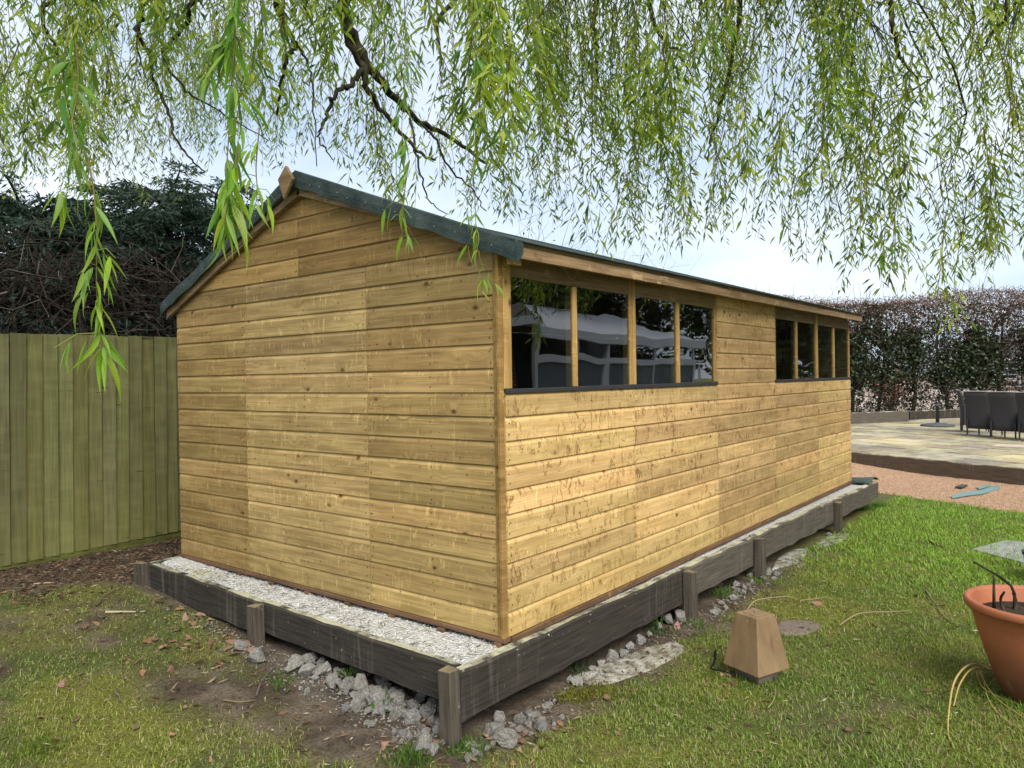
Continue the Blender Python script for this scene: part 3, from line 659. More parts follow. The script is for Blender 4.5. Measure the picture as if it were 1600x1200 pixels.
bl = Leaves(); n = 22000; s = rng.uniform(0, HL, n); z = 2.5+1.35*rng.random(n)**.8; ok = z < 3.72+.12*np.sin(s*.8)+.22*fbm(s*1.1, s*0+3.); s, z = s[ok], z[ok]; oo = rng.uniform(-.5, .5, len(s))
bl.add(np.c_[HA[None]+bd[None]*s[:, None]+bn[None]*oo[:, None], z], rng.normal(size=(len(s), 3)), rng.uniform(.03, .06, len(s)), rng.uniform(.02, .035, len(s)), rng.uniform(.6, 1.4, (len(s), 1))*np.array([[.17, .095, .062]])); bl.build('dead_leaves', LITTER, hedge)

def bush(name, label, cat, base, h, rx, n, cols, lsz, mat, ntw=140, twc=(.06, .045, .035), zlo=.15, tr=.008):
    b_ = thing(name, label, cat, base); t_ = Bulk()
    for q in range(ntw):
        a = np.array([random.gauss(0, .08), random.gauss(0, .08), 0]); an = random.random()*6.28; rr = rx*math.sqrt(random.random()); e = np.array([rr*math.cos(an), rr*math.sin(an), h*random.uniform(.5, 1.02)*(1-.3*(rr/rx)**2)])
        P = [a, a+(e-a)*.35+np.array([0, 0, .1*h]), a+(e-a)*.7+rng.normal(size=3)*.06, e]; t_.tube(P, [tr*1.6, tr, tr*.7, tr*.3], 3, np.array(twc)*random.uniform(.6, 1.4))
        for f in range(3):
            s_ = P[1+f % 3]; t_.tube([s_, s_+np.array([random.gauss(0, .14), random.gauss(0, .14), random.uniform(.0, .3)])*h*.35, s_+np.array([random.gauss(0, .2), random.gauss(0, .2), random.uniform(.1, .45)])*h*.5], [tr*.6, tr*.45, tr*.25], 3, np.array(twc)*random.uniform(.6, 1.5))
    t_.build('twigs', TWIG, b_)
    if n:
        lv = Leaves(); d = unit(rng.normal(size=(n, 3))); r_ = rng.random(n)**.4; P = d*r_[:, None]*np.array([rx, rx, h*.5*(1-zlo)])+np.array([0, 0, h*(zlo+.5*(1-zlo))]); nn = fbm(P[:, 0]*3/rx+9, P[:, 2]*3/rx+P[:, 1]*2/rx); P = P[nn > .42]; n = len(P)
        cc = np.array(cols)[rng.integers(0, len(cols), n)]*rng.uniform(.6, 1.4, (n, 1)); lv.add(P, rng.normal(size=(n, 3)), rng.uniform(.7, 1.3, n)*lsz, rng.uniform(.4, .7, n)*lsz, cc); lv.build('foliage', mat, b_)
    return b_
q = un(1392, 640, d=29.5); bush('red_shrub', 'red leaved shrub seen through the gap in the hedge', 'shrub', (q[0], q[1], -.34), 2.2, 1.1, 1500, [(.20, .035, .025), (.28, .06, .04)], .09, LITTER, 60)
q = un(1300, 640, d=31); bush('evergreen_shrub', 'dark green shrub behind the hedge nearest the shed', 'shrub', (q[0], q[1], -.34), 2.9, 1.9, 2600, [(.05, .07, .02), (.03, .05, .02)], .12, IVY, 60)
for k, (u_, lb) in enumerate(((1480, 'dark bush on the far side of the hedge above the parasol base'), (1650, 'dark bush on the far side of the hedge at the right edge'))):
    q = un(u_, 640, d=44); bush('evergreen_shrub', lb, 'shrub', (q[0], q[1], -.34), 3.4, 2.2, 2200, [(.05, .06, .03), (.10, .05, .04)], .15, IVY, 40)

# far brick house glimpsed between hedge and chairs
m = M('red_brick', .9, .15); bt = m.n('ShaderNodeTexBrick', {'Vector': m.map(m.obj(), (1, 1, 1)), 'Scale': 1.0, 'Color1': (.22, .075, .05, 1), 'Color2': (.15, .055, .04, 1), 'Mortar': (.32, .28, .24, 1), 'Mortar Size': .012, 'Brick Width': .225, 'Row Height': .075})
m.color(bt.outputs['Color']); BRICK = m.m
m = M('white_upvc', .4, .4); m.color(m.mix(m.noise(m.obj(), 3, 3), (.70, .71, .71), (.80, .80, .80))); WHITE = m.m
m = M('grey_tile', .8, .2); vt = m.noise(m.map(m.pos(), (6, 6, 12)), 1.5, 3); m.color(m.mix(vt, (.10, .085, .08), (.18, .15, .14))); TILE = m.m
def simple_house(label, loc, rz, wx, wy, hh, rise):
    h_ = thing('brick_house', label, 'house', loc, rz)
    wl = MB()
    # wall in the XZ plane so the brick texture maps to it
    V = [(0, 0, 0), (wx, 0, 0), (wx, wy, 0), (0, wy, 0), (0, 0, hh), (wx, 0, hh), (wx, wy, hh), (0, wy, hh)]
    for a, b, c, d, rot in ((0, 1, 5, 4, 0), (1, 2, 6, 5, 1), (2, 3, 7, 6, 0), (3, 0, 4, 7, 1)): wl.add([V[a], V[b], V[c], V[d]], [(0, 1, 2, 3)])
    o = obj('wall', [(x, z, -y) for x, y, z in wl.V], wl.F, BRICK, h_); o.rotation_euler = (PI/2, 0, 0)
    obj('roof', [(-.3, -.35, hh-.1), (wx+.3, -.35, hh-.1), (wx+.3, wy+.35, hh-.1), (-.3, wy+.35, hh-.1), (-.3, wy/2, hh+rise), (wx+.3, wy/2, hh+rise)], [(0, 1, 5, 4), (2, 3, 4, 5), (0, 4, 3), (1, 2, 5), (3, 2, 1, 0)], TILE, h_)
    MB().box(-.3, wx+.3, -.42, -.34, hh-.22, hh-.06).build('gutter', WHITE, h_)
    for x0 in (wx*.15, wx*.6):
        wo = MB().box(x0, x0+1.3, -.03, .03, .9, 2.05).build('window', WHITE, h_); MB().box(x0+.07, x0+.62, -.04, -.032, .97, 1.98).box(x0+.68, x0+1.23, -.04, -.032, .97, 1.98).build('pane', HGLASS, wo)
    return h_
q = un(1640, 640, d=58); simple_house('red brick house far beyond the hedge at the right', (q[0]-4.5, q[1], -.34), -.35, 9, 6, 2.6, 2.0)
fr = thing('trellis', 'white ladder trellis beyond the hedge above the wicker chairs', 'trellis', (*un(1552, 640, d=30)[:2], -.34), -.4)
for k in range(6): MB().box(0, 1.0, -.02, .02, .7+k*.24, .74+k*.24).build('rung', WHITE, fr)
for x in (0, .98): MB().box(x, x+.05, -.025, .025, 0, 2.1).build('rail', WHITE, fr)

# wicker chairs
m = M('dark_wicker', .6, .35); v = m.obj(); wv = m.n('ShaderNodeTexWave', {'Vector': v, 'Scale': 22., 'Distortion': .6, 'Detail': 2.}, bands_direction='Z').outputs['Fac']; wv2 = m.n('ShaderNodeTexWave', {'Vector': v, 'Scale': 14., 'Distortion': .4}, bands_direction='X').outputs['Fac']
m.color(m.mix(wv, (.020, .018, .020), (.062, .056, .060))); m.bump(m.math('MULTIPLY', wv, wv2), .8, .01); WICK = m.m
m = M('pale_piping', .6, .3); m.color((.34, .32, .31)); PIPE = m.m
m = M('steel_foot', .35, .5); m.color((.35, .35, .35)); FOOT = m.m
def chair(loc, rz, label):
    c_ = thing('wicker_chair', label, 'chair', loc, rz, 'dark wicker chairs on the patio')
    # back faces -Y (towards the viewer), curved outwards at the top; skirted down to the frame
    N = 8; zz = np.linspace(.17, .95, N); V = []; F = []
    for z in zz:
        t = (z-.17)/.78; yb = -.24-.075*t*t+.02*math.sin(t*3); hw = .235+.035*t
        V += [(-hw, yb+.02, z), (-hw*.5, yb-.012, z), (0, yb-.02, z), (hw*.5, yb-.012, z), (hw, yb+.02, z), (hw, yb+.06, z), (0, yb+.03, z), (-hw, yb+.06, z)]
    for k in range(N-1):
        for j in range(8): F.append((k*8+j, k*8+(j+1) % 8, k*8+8+(j+1) % 8, k*8+8+j))
    F += [tuple(range(8))[::-1], tuple(range((N-1)*8, N*8))]
    obj('backrest', V, F, WICK, c_, True)
    MB().tube([(-.27, -.285, .952), (-.135, -.322, .956), (0, -.33, .957), (.135, -.322, .956), (.27, -.285, .952)], .012, 6).build('top_piping', PIPE, c_)
    MB().box(-.25, .25, -.2, .29, .36, .44).build('seat', WICK, c_, bevel=.02)
    for s in (-1, 1): MB().box(s*.25-.02, s*.25+.02, -.2, .27, .17, .62).build('arm_panel', WICK, c_, bevel=.01)
    for sx in (-1, 1):
        for yy in (-.225, .27):
            lg = MB().tube([(sx*.225, yy, .36), (sx*.225, yy, .025)], [.018, .015], 6).build('leg', WICK, c_); MB().tube([(sx*.225, yy, .026), (sx*.225, yy, 0)], [.017, .013], 6).build('foot', FOOT, lg)
base_r = math.atan2(_fw[1], _fw[0])-PI/2
for (u_, v_, rr, lb) in ((1536, 683, -.10, 'dark wicker chair seen from behind, next to the parasol base side'), (1576, 687, -.16, 'dark wicker chair seen from behind, second from the shed'), (1622, 691, -.2, 'dark wicker chair cut off by the right edge of the picture'), (1519, 676, -1.15, 'dark wicker chair turned sideways behind the row of chairs')):
    q = un(u_, v_, z=PZ); chair((q[0], q[1]+.2, PZ), rr+.12-.35, lb)
q = un(1465, 666, z=PZ); pb = thing('parasol_base', 'round grey parasol base with upright tube on the patio', 'parasol base', (q[0], q[1], PZ))
m = M('grey_base', .7, .3); m.color(m.mix(m.noise(m.obj(), 9, 4), (.05, .055, .055), (.10, .105, .10))); PBM = m.m
MB().lathe([(.0, .0), (.38, .0), (.39, .02), (.37, .045), (.2, .075), (.06, .085), (.055, .1), (0, .1)], 32).build('disc', PBM, pb, True)
MB().lathe([(.0, .08), (.042, .08), (.042, .50), (.05, .50), (.05, .56), (.0, .56)], 16).build('tube', PBM, pb, True); MB().box(.04, .11, -.012, .012, .44, .47).build('knob', PBM, pb)
q = un(1582, 698, z=PZ); m = M('pale_stone', .85, .2); m.color(m.mix(m.noise(m.obj(), 14, 4), (.42, .34, .26), (.55, .47, .38))); PALE = m.m
tag(MB().add([(-.3, -.16, 0), (.34, -.2, 0), (.3, .17, 0), (-.26, .2, 0), (-.29, -.15, .02), (.33, -.19, .02), (.29, .16, .02), (-.25, .19, .02)], [(0, 3, 2, 1), (4, 5, 6, 7), (0, 1, 5, 4), (1, 2, 6, 5), (2, 3, 7, 6), (3, 0, 4, 7)]).build('stone_offcut', PALE, loc=(q[0], q[1], PZ+.006)), 'pale flat stone offcut lying on the patio before the chairs', 'stone')

# ------------------------------------------------------------------ trees beyond the fence
def conifer(label, base, top, rad, nl, tint, seed):
    rs = np.random.default_rng(seed); t_ = thing('conifer_tree', label, 'tree', base, group='conifers beyond the fence'); H = top-base[2]
    MB().tube([(0, 0, 0), (.05, .02, H*.4), (-.03, .05, H*.75), (.02, .03, H*.98)], [.13, .10, .06, .02], 7).build('trunk', BARK, t_, True)
    lv = Leaves(); lb = Bulk()
    for k in range(nl):
        z0 = H*(.12+.86*rs.random()**.9); f = (z0/H); R = rad*(1.08-f**1.8*.72)*rs.uniform(.5, 1.3); ri = rs.uniform(.05, .95)*(.5+.5*f); an = rs.random()*6.28; d = np.array([math.cos(an), math.sin(an), 0]); sd_ = np.array([-d[1], d[0], 0])
        t = np.linspace(0, 1, 7)[:, None]; P = np.array([0, 0, z0])+d*R*t+np.array([0, 0, 1])*(R*(ri*t-.42*t*t))+sd_*.10*np.sin(t*3+k)*R
        lb.tube(P, np.linspace(.022, .004, 7), 3, (.05, .038, .028))
        for s in range(11):
            u_ = .22+.78*(s+rs.random())/11; c = np.array([0, 0, z0])+d*R*u_+np.array([0, 0, 1])*(R*(ri*u_-.42*u_*u_))+sd_*.10*math.sin(u_*3+k)*R
            for side in (-1, 1):
                bl_ = rs.uniform(.18, .42)*(1.2-u_*.5); bd_ = d*.75+sd_*side*.85+np.array([0, 0, rs.uniform(-.35, .12)]); bd_ /= np.linalg.norm(bd_)
                nn = 11; tt = rs.random(nn)[:, None]; Q = c+bd_*bl_*tt+np.array([0, 0, -.12])*(tt**2)*bl_; D = bd_+rs.normal(size=(nn, 3))*.48+np.array([0, 0, -.18])
                cc = np.array(tint)*rs.uniform(.45, 1.6, (nn, 1)); lv.add(Q, D, rs.uniform(.05, .12, nn), rs.uniform(.014, .026, nn), cc, .2, .1)
    lb.build('limbs', TWIG, t_); lv.build('crown', CONI, t_); return t_
def on(u, v, d, z): p = un(u, v, d=d); return (p[0], p[1], z)
conifer('dark conifer rising beside the left gable of the shed', on(262, 520, 9.6, -.2), 3.75, 1.7, 230, (.055, .092, .066), 3)
conifer('low dark conifer at the left edge above the fence', on(40, 520, 8.6, -.2), 3.4, 2.0, 230, (.048, .08, .06), 5)
conifer('dark conifer between the edge one and the gable one, above the fence', on(150, 520, 10.6, -.2), 3.6, 1.7, 190, (.052, .088, .064), 9)
conifer('dark conifer partly hidden by the left slope of the shed roof', on(345, 520, 10.5, -.2), 4.0, 1.6, 150, (.036, .066, .05), 12)
# brushwood of bare brown stems right behind the fence
br = thing('brushwood_hedge', 'tangle of bare brown stems just above the fence', 'hedge', (-5.3, 0, -.2)); t_ = Bulk()
for k in range(2600):
    y = random.uniform(-2.8, 6.0); x = random.uniform(-.9, .5); z = random.uniform(1.3, 2.72) if random.random() < .93 else random.uniform(2.4, 3.1)
    a = np.array([x, y, z]); d = np.array([random.gauss(0, .5), random.gauss(0, 1.0), random.gauss(.15, .45)]); d /= np.linalg.norm(d); Ln = random.uniform(.3, .9)
    P = [a, a+d*Ln*.35+rng.normal(size=3)*.04, a+d*Ln*.7+rng.normal(size=3)*.07, a+d*Ln+np.array([0, 0, -.1])*random.random()]
    for p in P: p[2] = min(p[2], 2.9); p[0] = min(p[0], .62)
    c = np.array([.045, .034, .028]) if random.random() < .88 else np.array([.13, .10, .08]); t_.tube(P, [.006, .005, .004, .0025], 3, c*random.uniform(.5, 1.4))
t_.build('twigs', TWIG, br)
for k in range(16):
    y = -2.6+k*.55; MB().tube([(random.uniform(-.4, .2), y, 0), (random.uniform(-.4, .2), y+.1, 1.2), (random.uniform(-.5, .3), y+random.uniform(-.4, .4), 2.5)], [.035, .028, .012], 5).build('stem', BARK, br)
lv = Leaves(); n = 16000; P = np.c_[rng.uniform(-1.3, -.45, n), rng.uniform(-2.8, 6, n), rng.uniform(1.0, 2.75, n)]; lv.add(P, rng.normal(size=(n, 3)), rng.uniform(.07, .15, n), rng.uniform(.03, .07, n), rng.uniform(.4, 1.3, (n, 1))*np.array([[.040, .033, .026]])); lv.build('dead_leaves', LITTER, br)
lv = Leaves(); n = 15000; P = np.c_[rng.uniform(-1.2, .25, n), rng.uniform(-2.8, 6, n), rng.uniform(1.4, 3.1, n)]; P = P[fbm(P[:, 1]*1.3+3, P[:, 2]*1.6+8, 3) > .5]; n = len(P); lv.add(P, rng.normal(size=(n, 3))+np.array([.4, -.3, -.6]), rng.uniform(.05, .12, n), rng.uniform(.014, .03, n), rng.uniform(.5, 1.5, (n, 1))*np.array([[.032, .056, .04]])); lv.build('evergreen_sprays', CONI, br)
# bare shrubs showing over the shed roof
q = un(840, 420, d=13.5); bush('bare_shrub', 'bare twiggy shrub with purple young leaves above the roof edge', 'shrub', (q[0], q[1], -.3), 4.3, 1.1, 130, [(.10, .03, .035), (.14, .05, .05)], .07, LITTER, 90, (.12, .10, .09), .6, .007)
q = un(985, 430, d=16); bush('bare_shrub', 'bare grey twiggy shrub above the middle of the eaves', 'shrub', (q[0], q[1], -.3), 4.2, 1.9, 0, [(.1, .1, .1)], .05, LITTER, 130, (.13, .115, .105), .6, .006)
q = un(1120, 430, d=18); bush('bare_shrub', 'low bare shrub peeping over the eaves beside the hedge', 'shrub', (q[0], q[1], -.3), 3.7, 1.7, 0, [(.1, .1, .1)], .05, LITTER, 90, (.13, .10, .09), .6, .006)

# ------------------------------------------------------------------ house and conservatory across the garden (seen mirrored in the windows)
hs = simple_house('red brick house mirrored in the shed window nearest the corner', (6.6, 8.7, -.36), -PI/2, 5.6, 7, 2.85, 2.3)
cv = thing('conservatory', 'white framed conservatory mirrored in the shed windows', 'conservatory', (6.2, 8.9, -.36))
CL = 7.6
MB().box(0, .12, 0, CL, 0, .25).build('dwarf_wall', BRICK, cv)
for k in range(7): MB().box(-.02, .08, k*CL/6-.055, k*CL/6+.055, .25, 2.35).build('post', WHITE, cv, bevel=.01)
MB().box(-.03, .09, 0, CL, 1.93, 2.06).build('transom', WHITE, cv); MB().box(-.12, .08, -.1, CL+.1, 2.36, 2.56).build('gutter', WHITE, cv); MB().box(-.025, .085, 0, CL, .252, .34).build('sill', WHITE, cv)
for k in range(6): MB().box(.02, .035, k*CL/6+.057, (k+1)*CL/6-.057, .345, 1.925).build('pane', CGLASS, cv); MB().box(.02, .035, k*CL/6+.057, (k+1)*CL/6-.057, 2.065, 2.35).build('pane', CGLASS, cv)
obj('roof', [(-.05, -.1, 2.58), (-.05, CL+.1, 2.58), (3.2, CL+.1, 3.5), (3.2, -.1, 3.5), (-.05, -.1, 2.54), (-.05, CL+.1, 2.54), (3.2, CL+.1, 3.46), (3.2, -.1, 3.46)], [(0, 1, 2, 3), (7, 6, 5, 4), (0, 4, 5, 1), (1, 5, 6, 2), (2, 6, 7, 3), (3, 7, 4, 0)], WHITE, cv)
m = M('dark_blind', .8, .2); m.color((.30, .31, .31))
for k in range(6): MB().box(.05, .06, k*CL/6+.057, (k+1)*CL/6-.057, .345, 1.925).build('blind', m.m, cv)
MB().box(3.0, 3.1, 0, CL, 0, 3.3).box(.1, 3.1, 0, CL, -.02, .02).build('back_wall', m.m, cv)
bush('garden_tree', 'dark leafy tree mirrored in the far shed windows', 'tree', (8.0, 28, -.36), 9.0, 4.2, 9000, [(.04, .07, .02), (.06, .09, .03)], .30, IVY, 220, (.09, .075, .06), .1, .02)
bush('garden_tree', 'farther dark tree mirrored in the last shed window', 'tree', (7.5, 37, -.36), 9.0, 4.0, 8000, [(.04, .07, .02), (.06, .08, .03)], .30, IVY, 200, (.09, .075, .06), .1, .02)
bush('garden_tree', 'tall tree behind the conservatory, mirrored in the windows', 'tree', (13, 14, -.36), 9.5, 4.5, 9000, [(.04, .06, .02), (.06, .08, .03)], .30, IVY, 240, (.08, .07, .06), .1, .02)
bush('garden_tree', 'tall tree behind the conservatory end, mirrored in the windows', 'tree', (12.5, 22, -.36), 9.0, 4.0, 8000, [(.04, .06, .02), (.06, .08, .03)], .30, IVY, 220, (.08, .07, .06), .1, .02)

# ------------------------------------------------------------------ willow
will = thing('willow_tree', 'weeping willow with fresh green leaves hanging over the shed', 'tree', (1.6, -7.2, -.36)); WO = np.array([1.6, -7.2, -.36])
def wtube(nm, P, R, n=8): P = np.asarray(P, float)-WO; mb = MB(); mb.tube(P, R, n); return mb.build(nm, BARK, will, True)
def curve(P, k=6):              # Catmull-Rom through the points
    P = np.asarray(P, float); Q = np.r_[[2*P[0]-P[1]], P, [2*P[-1]-P[-2]]]; o = []
    for i in range(1, len(Q)-2):
        for t in np.linspace(0, 1, k, endpoint=False): o.append(.5*((2*Q[i])+(-Q[i-1]+Q[i+1])*t+(2*Q[i-1]-5*Q[i]+4*Q[i+1]-Q[i+2])*t*t+(-Q[i-1]+3*Q[i]-3*Q[i+1]+Q[i+2])*t**3))
    o.append(P[-1]); return np.array(o)
wtube('trunk', curve([(1.6, -7.2, -.5), (1.55, -7.15, 1.2), (1.7, -7.0, 3.0), (1.5, -6.6, 4.6)]), np.linspace(.42, .26, 19), 12)
TOP = np.array([1.5, -6.6, 4.6])
def limb(pts, r0, r1, frm=TOP, nm='limb', rv=.022):
    P = [un(u, v, d=d) for u, v, d in pts]
    if frm is not None: mid = (frm+P[0])/2+np.array([0, 0, 1.6]); P = [frm, mid]+P
    C = curve(P); C = C+np.r_[[[0, 0, 0]], rng.normal(size=(len(C)-2, 3))*.008, [[0, 0, 0]]]; rr = np.linspace(r0, r1, len(C)) if frm is None else np.r_[np.linspace(r0, rv, 13), np.linspace(rv, r1, len(C)-13)]; wtube(nm, C, rr, 7); return P
limb([(525, -160, 4.6), (535, 10, 5.0), (552, 60, 5.1), (578, 108, 5.2), (612, 148, 5.4), (650, 186, 5.6), (702, 215, 5.8), (760, 255, 6.0)], .11, .012, rv=.046)
limb([(540, 0, 5.0), (545, 60, 5.1), (568, 105, 5.15), (575, 140, 5.2), (600, 175, 5.3), (650, 235, 5.4), (680, 250, 5.5)], .035, .008, None, 'branch')
limb([(566, 105, 5.15), (552, 128, 5.1), (528, 142, 5.0), (512, 168, 5.0), (506, 196, 5.0), (497, 212, 5.0), (520, 250, 5.0)], .022, .004, None, 'branch')
limb([(648, 186, 5.6), (680, 215, 5.6), (700, 260, 5.6), (740, 300, 5.6), (760, 330, 5.6)], .012, .004, None, 'branch')
limb([(640, 185, 5.5), (655, 260, 5.4), (668, 310, 5.4), (700, 335, 5.4)], .010, .003, None, 'branch')
limb([(425, -160, 4.2), (432, 0, 4.6), (444, 40, 4.7), (461, 70, 4.8), (447, 95, 4.8), (440, 140, 4.9), (432, 180, 5.0)], .07, .008)
limb([(462, 70, 4.8), (480, 95, 4.8), (490, 160, 4.8), (495, 260, 4.8)], .010, .003, None, 'branch')
limb([(240, -150, 5.0), (222, 10, 5.6), (217, 50, 5.7), (234, 85, 5.8), (240, 125, 5.9), (262, 170, 6.0), (275, 215, 6.0), (295, 245, 6.0), (320, 268, 6.0)], .07, .006)
limb([(217, 40, 5.7), (215, 75, 5.7), (228, 120, 5.7), (235, 150, 5.7)], .010, .003, None, 'branch')
limb([(320, -140, 5.2), (296, 10, 5.6), (290, 40, 5.7), (262, 70, 5.8), (258, 92, 5.8), (290, 140, 5.9), (330, 165, 6.0), (420, 220, 6.0)], .05, .004)
limb([(60, -120, 5.5), (65, 20, 6.4), (85, 70, 6.6), (110, 110, 6.8), (170, 180, 7.0)], .05, .005)
limb([(1400, -160, 4.6), (1392, -5, 5.0), (1396, 47, 5.0), (1406, 89, 5.1), (1431, 124, 5.2), (1445, 170, 5.2)], .06, .006)
limb([(930, -150, 5.0), (928, 10, 5.4), (930, 60, 5.5), (934, 110, 5.5), (940, 180, 5.5)], .05, .005)
limb([(1020, -150, 5.0), (1015, 5, 5.6), (1030, 50, 5.7), (1060, 85, 5.8), (1085, 120, 5.9)], .05, .005)
limb([(1140, -120, 5.4), (1140, 100, 5.8), (1127, 164, 5.9), (1112, 215, 6.0), (1106, 253, 6.0)], .05, .005)
limb([(1560, -140, 5.0), (1575, 10, 5.4), (1555, 45, 5.5), (1530, 80, 5.5)], .05, .005)
limb([(700, -120, 5.6), (684, 30, 5.8), (686, 75, 5.8), (690, 130, 5.8)], .04, .004)

env = lambda u: np.interp(u, [-100, 0, 100, 200, 300, 400, 460, 550, 650, 750, 850, 950, 1060, 1150, 1220, 1300, 1400, 1480, 1560, 1620, 1750], [300, 300, 320, 290, 270, 250, 250, 295, 335, 360, 362, 388, 385, 350, 395, 430, 440, 470, 440, 385, 360])
lv = Leaves(); tws = Bulk(); G1 = np.array([.19, .285, .036]); G2 = np.array([.44, .48, .075]); G3 = np.array([.085, .165, .036])
def strand(bot, Ln, tilt, lsz, den, tone, yel):
    k = 9; t = np.linspace(0, 1, k)[:, None]; tp = bot+np.array([tilt[0], tilt[1], Ln]); P = tp+(bot-tp)*t
    ph = rng.random(2)*6.28; P[:, 0] += .05*np.sin(t[:, 0]*5+ph[0])*Ln*.5; P[:, 1] += .05*np.sin(t[:, 0]*4.3+ph[1])*Ln*.5
    tws.tube(P-WO, np.linspace(.0034, .0012, k), 3, np.array([.10, .075, .035])*rng.uniform(.6, 1.2))
    n = int(Ln/den); tt = np.clip((np.arange(n)+rng.random(n))/n, 0, 1)**.85; idx = tt*(k-1); i0 = np.minimum(idx.astype(int), k-2); f = (idx-i0)[:, None]; Q = P[i0]*(1-f)+P[i0+1]*f
    side = np.where(np.arange(n) % 2, 1, -1); an = rng.random(n)*6.28
    off = np.c_[np.cos(an), np.sin(an), np.zeros(n)]; Q = Q+off*rng.random((n, 1))*.09*(rng.random((n, 1)) < .6)
    D = off*rng.uniform(.25, 1.35, (n, 1))+np.array([0, 0, -1.])*rng.uniform(.5, 1.1, (n, 1))
    mixv = np.clip(rng.normal(yel, .25, (n, 1)), 0, 1); c = (G1*(1-mixv)+G2*mixv); dk = rng.random((n, 1)) < .22; c = np.where(dk, G3, c)*tone*rng.uniform(.8, 1.2, (n, 1))
    lv.add(Q-WO, D, rng.uniform(.65, 1.25, n)*lsz, rng.uniform(.15, .23, n)*lsz, c, .2, .12)
ncl = 180
for k in range(ncl):
    u0 = rng.uniform(-90, 1690) if k % 5 else rng.uniform(850, 1650); e = env(u0)
    if u0 < 430: d0 = rng.uniform(5.2, 8.8)
    elif u0 < 800: d0 = rng.uniform(4.8, 7.6)
    else: d0 = rng.uniform(4.2, 7.0)
    v0 = e-(e+140)*rng.random()**.95; b0 = un(u0, v0, d=d0); ns = rng.integers(3, 8); tone = rng.uniform(.75, 1.15); yel = rng.uniform(.15, .75); sp = rng.uniform(.10, .24)
    tl = rng.normal(size=2)*.18; tops = []
    for s in range(ns):
        b = b0+np.array([rng.normal()*sp, rng.normal()*sp, abs(rng.normal())*.28]); Ln = rng.uniform(.7, 1.7)
        tt = tl+rng.normal(size=2)*.08; strand(b, Ln, tt, rng.uniform(.055, .086), .0185 if d0 < 6.5 else .021, tone, yel); tops.append(b+np.array([tt[0], tt[1], Ln]))
    hub = np.mean(tops, 0)+np.array([rng.normal()*.2, rng.normal()*.2, .35])
    for tp in tops:
        mid = (tp+hub)/2+rng.normal(size=3)*.04; tws.tube(np.array([tp, mid, hub])-WO, [.0034, .005, .007], 4, np.array([.05, .04, .028]))
    up = hub+np.array([rng.normal()*.4, -.5+rng.normal()*.3, 1.3]); tws.tube(curve([hub, (hub+up)/2+rng.normal(size=3)*.1, up])-WO, .009, 4, np.array([.035, .03, .024]))
for k in range(74):             # nearer, fuller tufts of larger leaves
    u0 = rng.uniform(-60, 1660) if k % 2 else rng.uniform(-60, 800); e = env(u0)-25; v0 = e-(e+80)*rng.random()**.8; d0 = rng.uniform(3.0, 5.0) if u0 < 800 else rng.uniform(4.0, 5.6); b0 = un(u0, v0, d=d0); tone = rng.uniform(.7, 1.25); yel = rng.uniform(.0, .8)
    for s in range(rng.integers(2, 5)): strand(b0+np.array([*rng.normal(size=2)*.07, abs(rng.normal())*.12]), rng.uniform(.3, .75), rng.normal(size=2)*.08, rng.uniform(.07, .10), .011, tone, yel)
# long wispy strands that make the lower fringe
for k in range(120):
    u0 = rng.uniform(480, 1640); d0 = rng.uniform(4.2, 6.6); v0 = env(u0)+rng.normal()*14-rng.random()*45; strand(un(u0, v0, d=d0), rng.uniform(.5, 1.3), rng.normal(size=2)*.12, rng.uniform(.055, .082), .020, rng.uniform(.8, 1.15), rng.uniform(.2, .7))
for k in range(230):
    u0 = rng.uniform(-60, 470); d0 = rng.uniform(6, 9); v0 = env(u0)+rng.normal()*25-rng.random()*120; strand(un(u0, v0, d=d0), rng.uniform(.6, 1.5), rng.normal(size=2)*.2, rng.uniform(.055, .08), .022, rng.uniform(.8, 1.2), rng.uniform(.3, .9))
strand(un(1492, 512, d=4.6), .8, (.05, .02), .085, .02, 1.15, .6); strand(un(1478, 505, d=4.6), .7, (.0, .02), .085, .02, 1.15, .7)
strand(un(1312, 455, d=4.6), .5, (.12, .1), .075, .02, .8, .2); strand(un(1285, 400, d=4.8), .6, (.05, .02), .075, .02, .9, .3)
for k in range(90):              # the rest of the crown, to the right of the picture
    b0 = np.array([rng.uniform(3.4, 6.0), rng.uniform(-4, 9), rng.uniform(2.3, 4.4)])
    for s in range(4): strand(b0+np.array([*rng.normal(size=2)*.2, abs(rng.normal())*.2]), rng.uniform(1.2, 2.2), rng.normal(size=2)*.15, .08, .03, rng.uniform(.8, 1.1), .4)
tws.build('hanging_twigs', TWIG, will)
lv.build('crown', LEAF, will)

# near hanging shoots: every leaf its own piece
def leaf_mesh(bend, curl, k):
    N = 7; V = []; F = []
    for i_ in range(N+1):
        t = i_/N; wd = .062*math.sin(PI*min(1, t*1.02)**.75)*(1-.25*t)+.001; z = -bend*t*t; V += [(t, wd, z+.03*math.sin(PI*t)+curl*wd), (t, 0, z), (t, -wd, z+.03*math.sin(PI*t)-curl*wd)]
    for i_ in range(N):
        for j in (0, 1): F.append((i_*3+j, i_*3+j+1, i_*3+4+j, i_*3+3+j))
    return me_from('leaf', V, F, LEAFO, True)
LM = [leaf_mesh(.12, .3, 0), leaf_mesh(.35, -.4, 1), leaf_mesh(.22, .9, 2), leaf_mesh(.55, .2, 3)]
def place_leaf(parent, p, d, Ln, tone, wf=1.0):
    d = Vector(d).normalized(); o = bpy.data.objects.new('leaf', random.choice(LM)); o.parent = parent; col.objects.link(o)
    q = d.to_track_quat('X', 'Z'); q = q @ Matrix.Rotation(random.gauss(0, .7), 3, 'X').to_quaternion()
    o.rotation_mode = 'QUATERNION'; o.rotation_quaternion = q; o.location = p; o.scale = (Ln, Ln*wf, Ln); o.color = (*tone, 1)
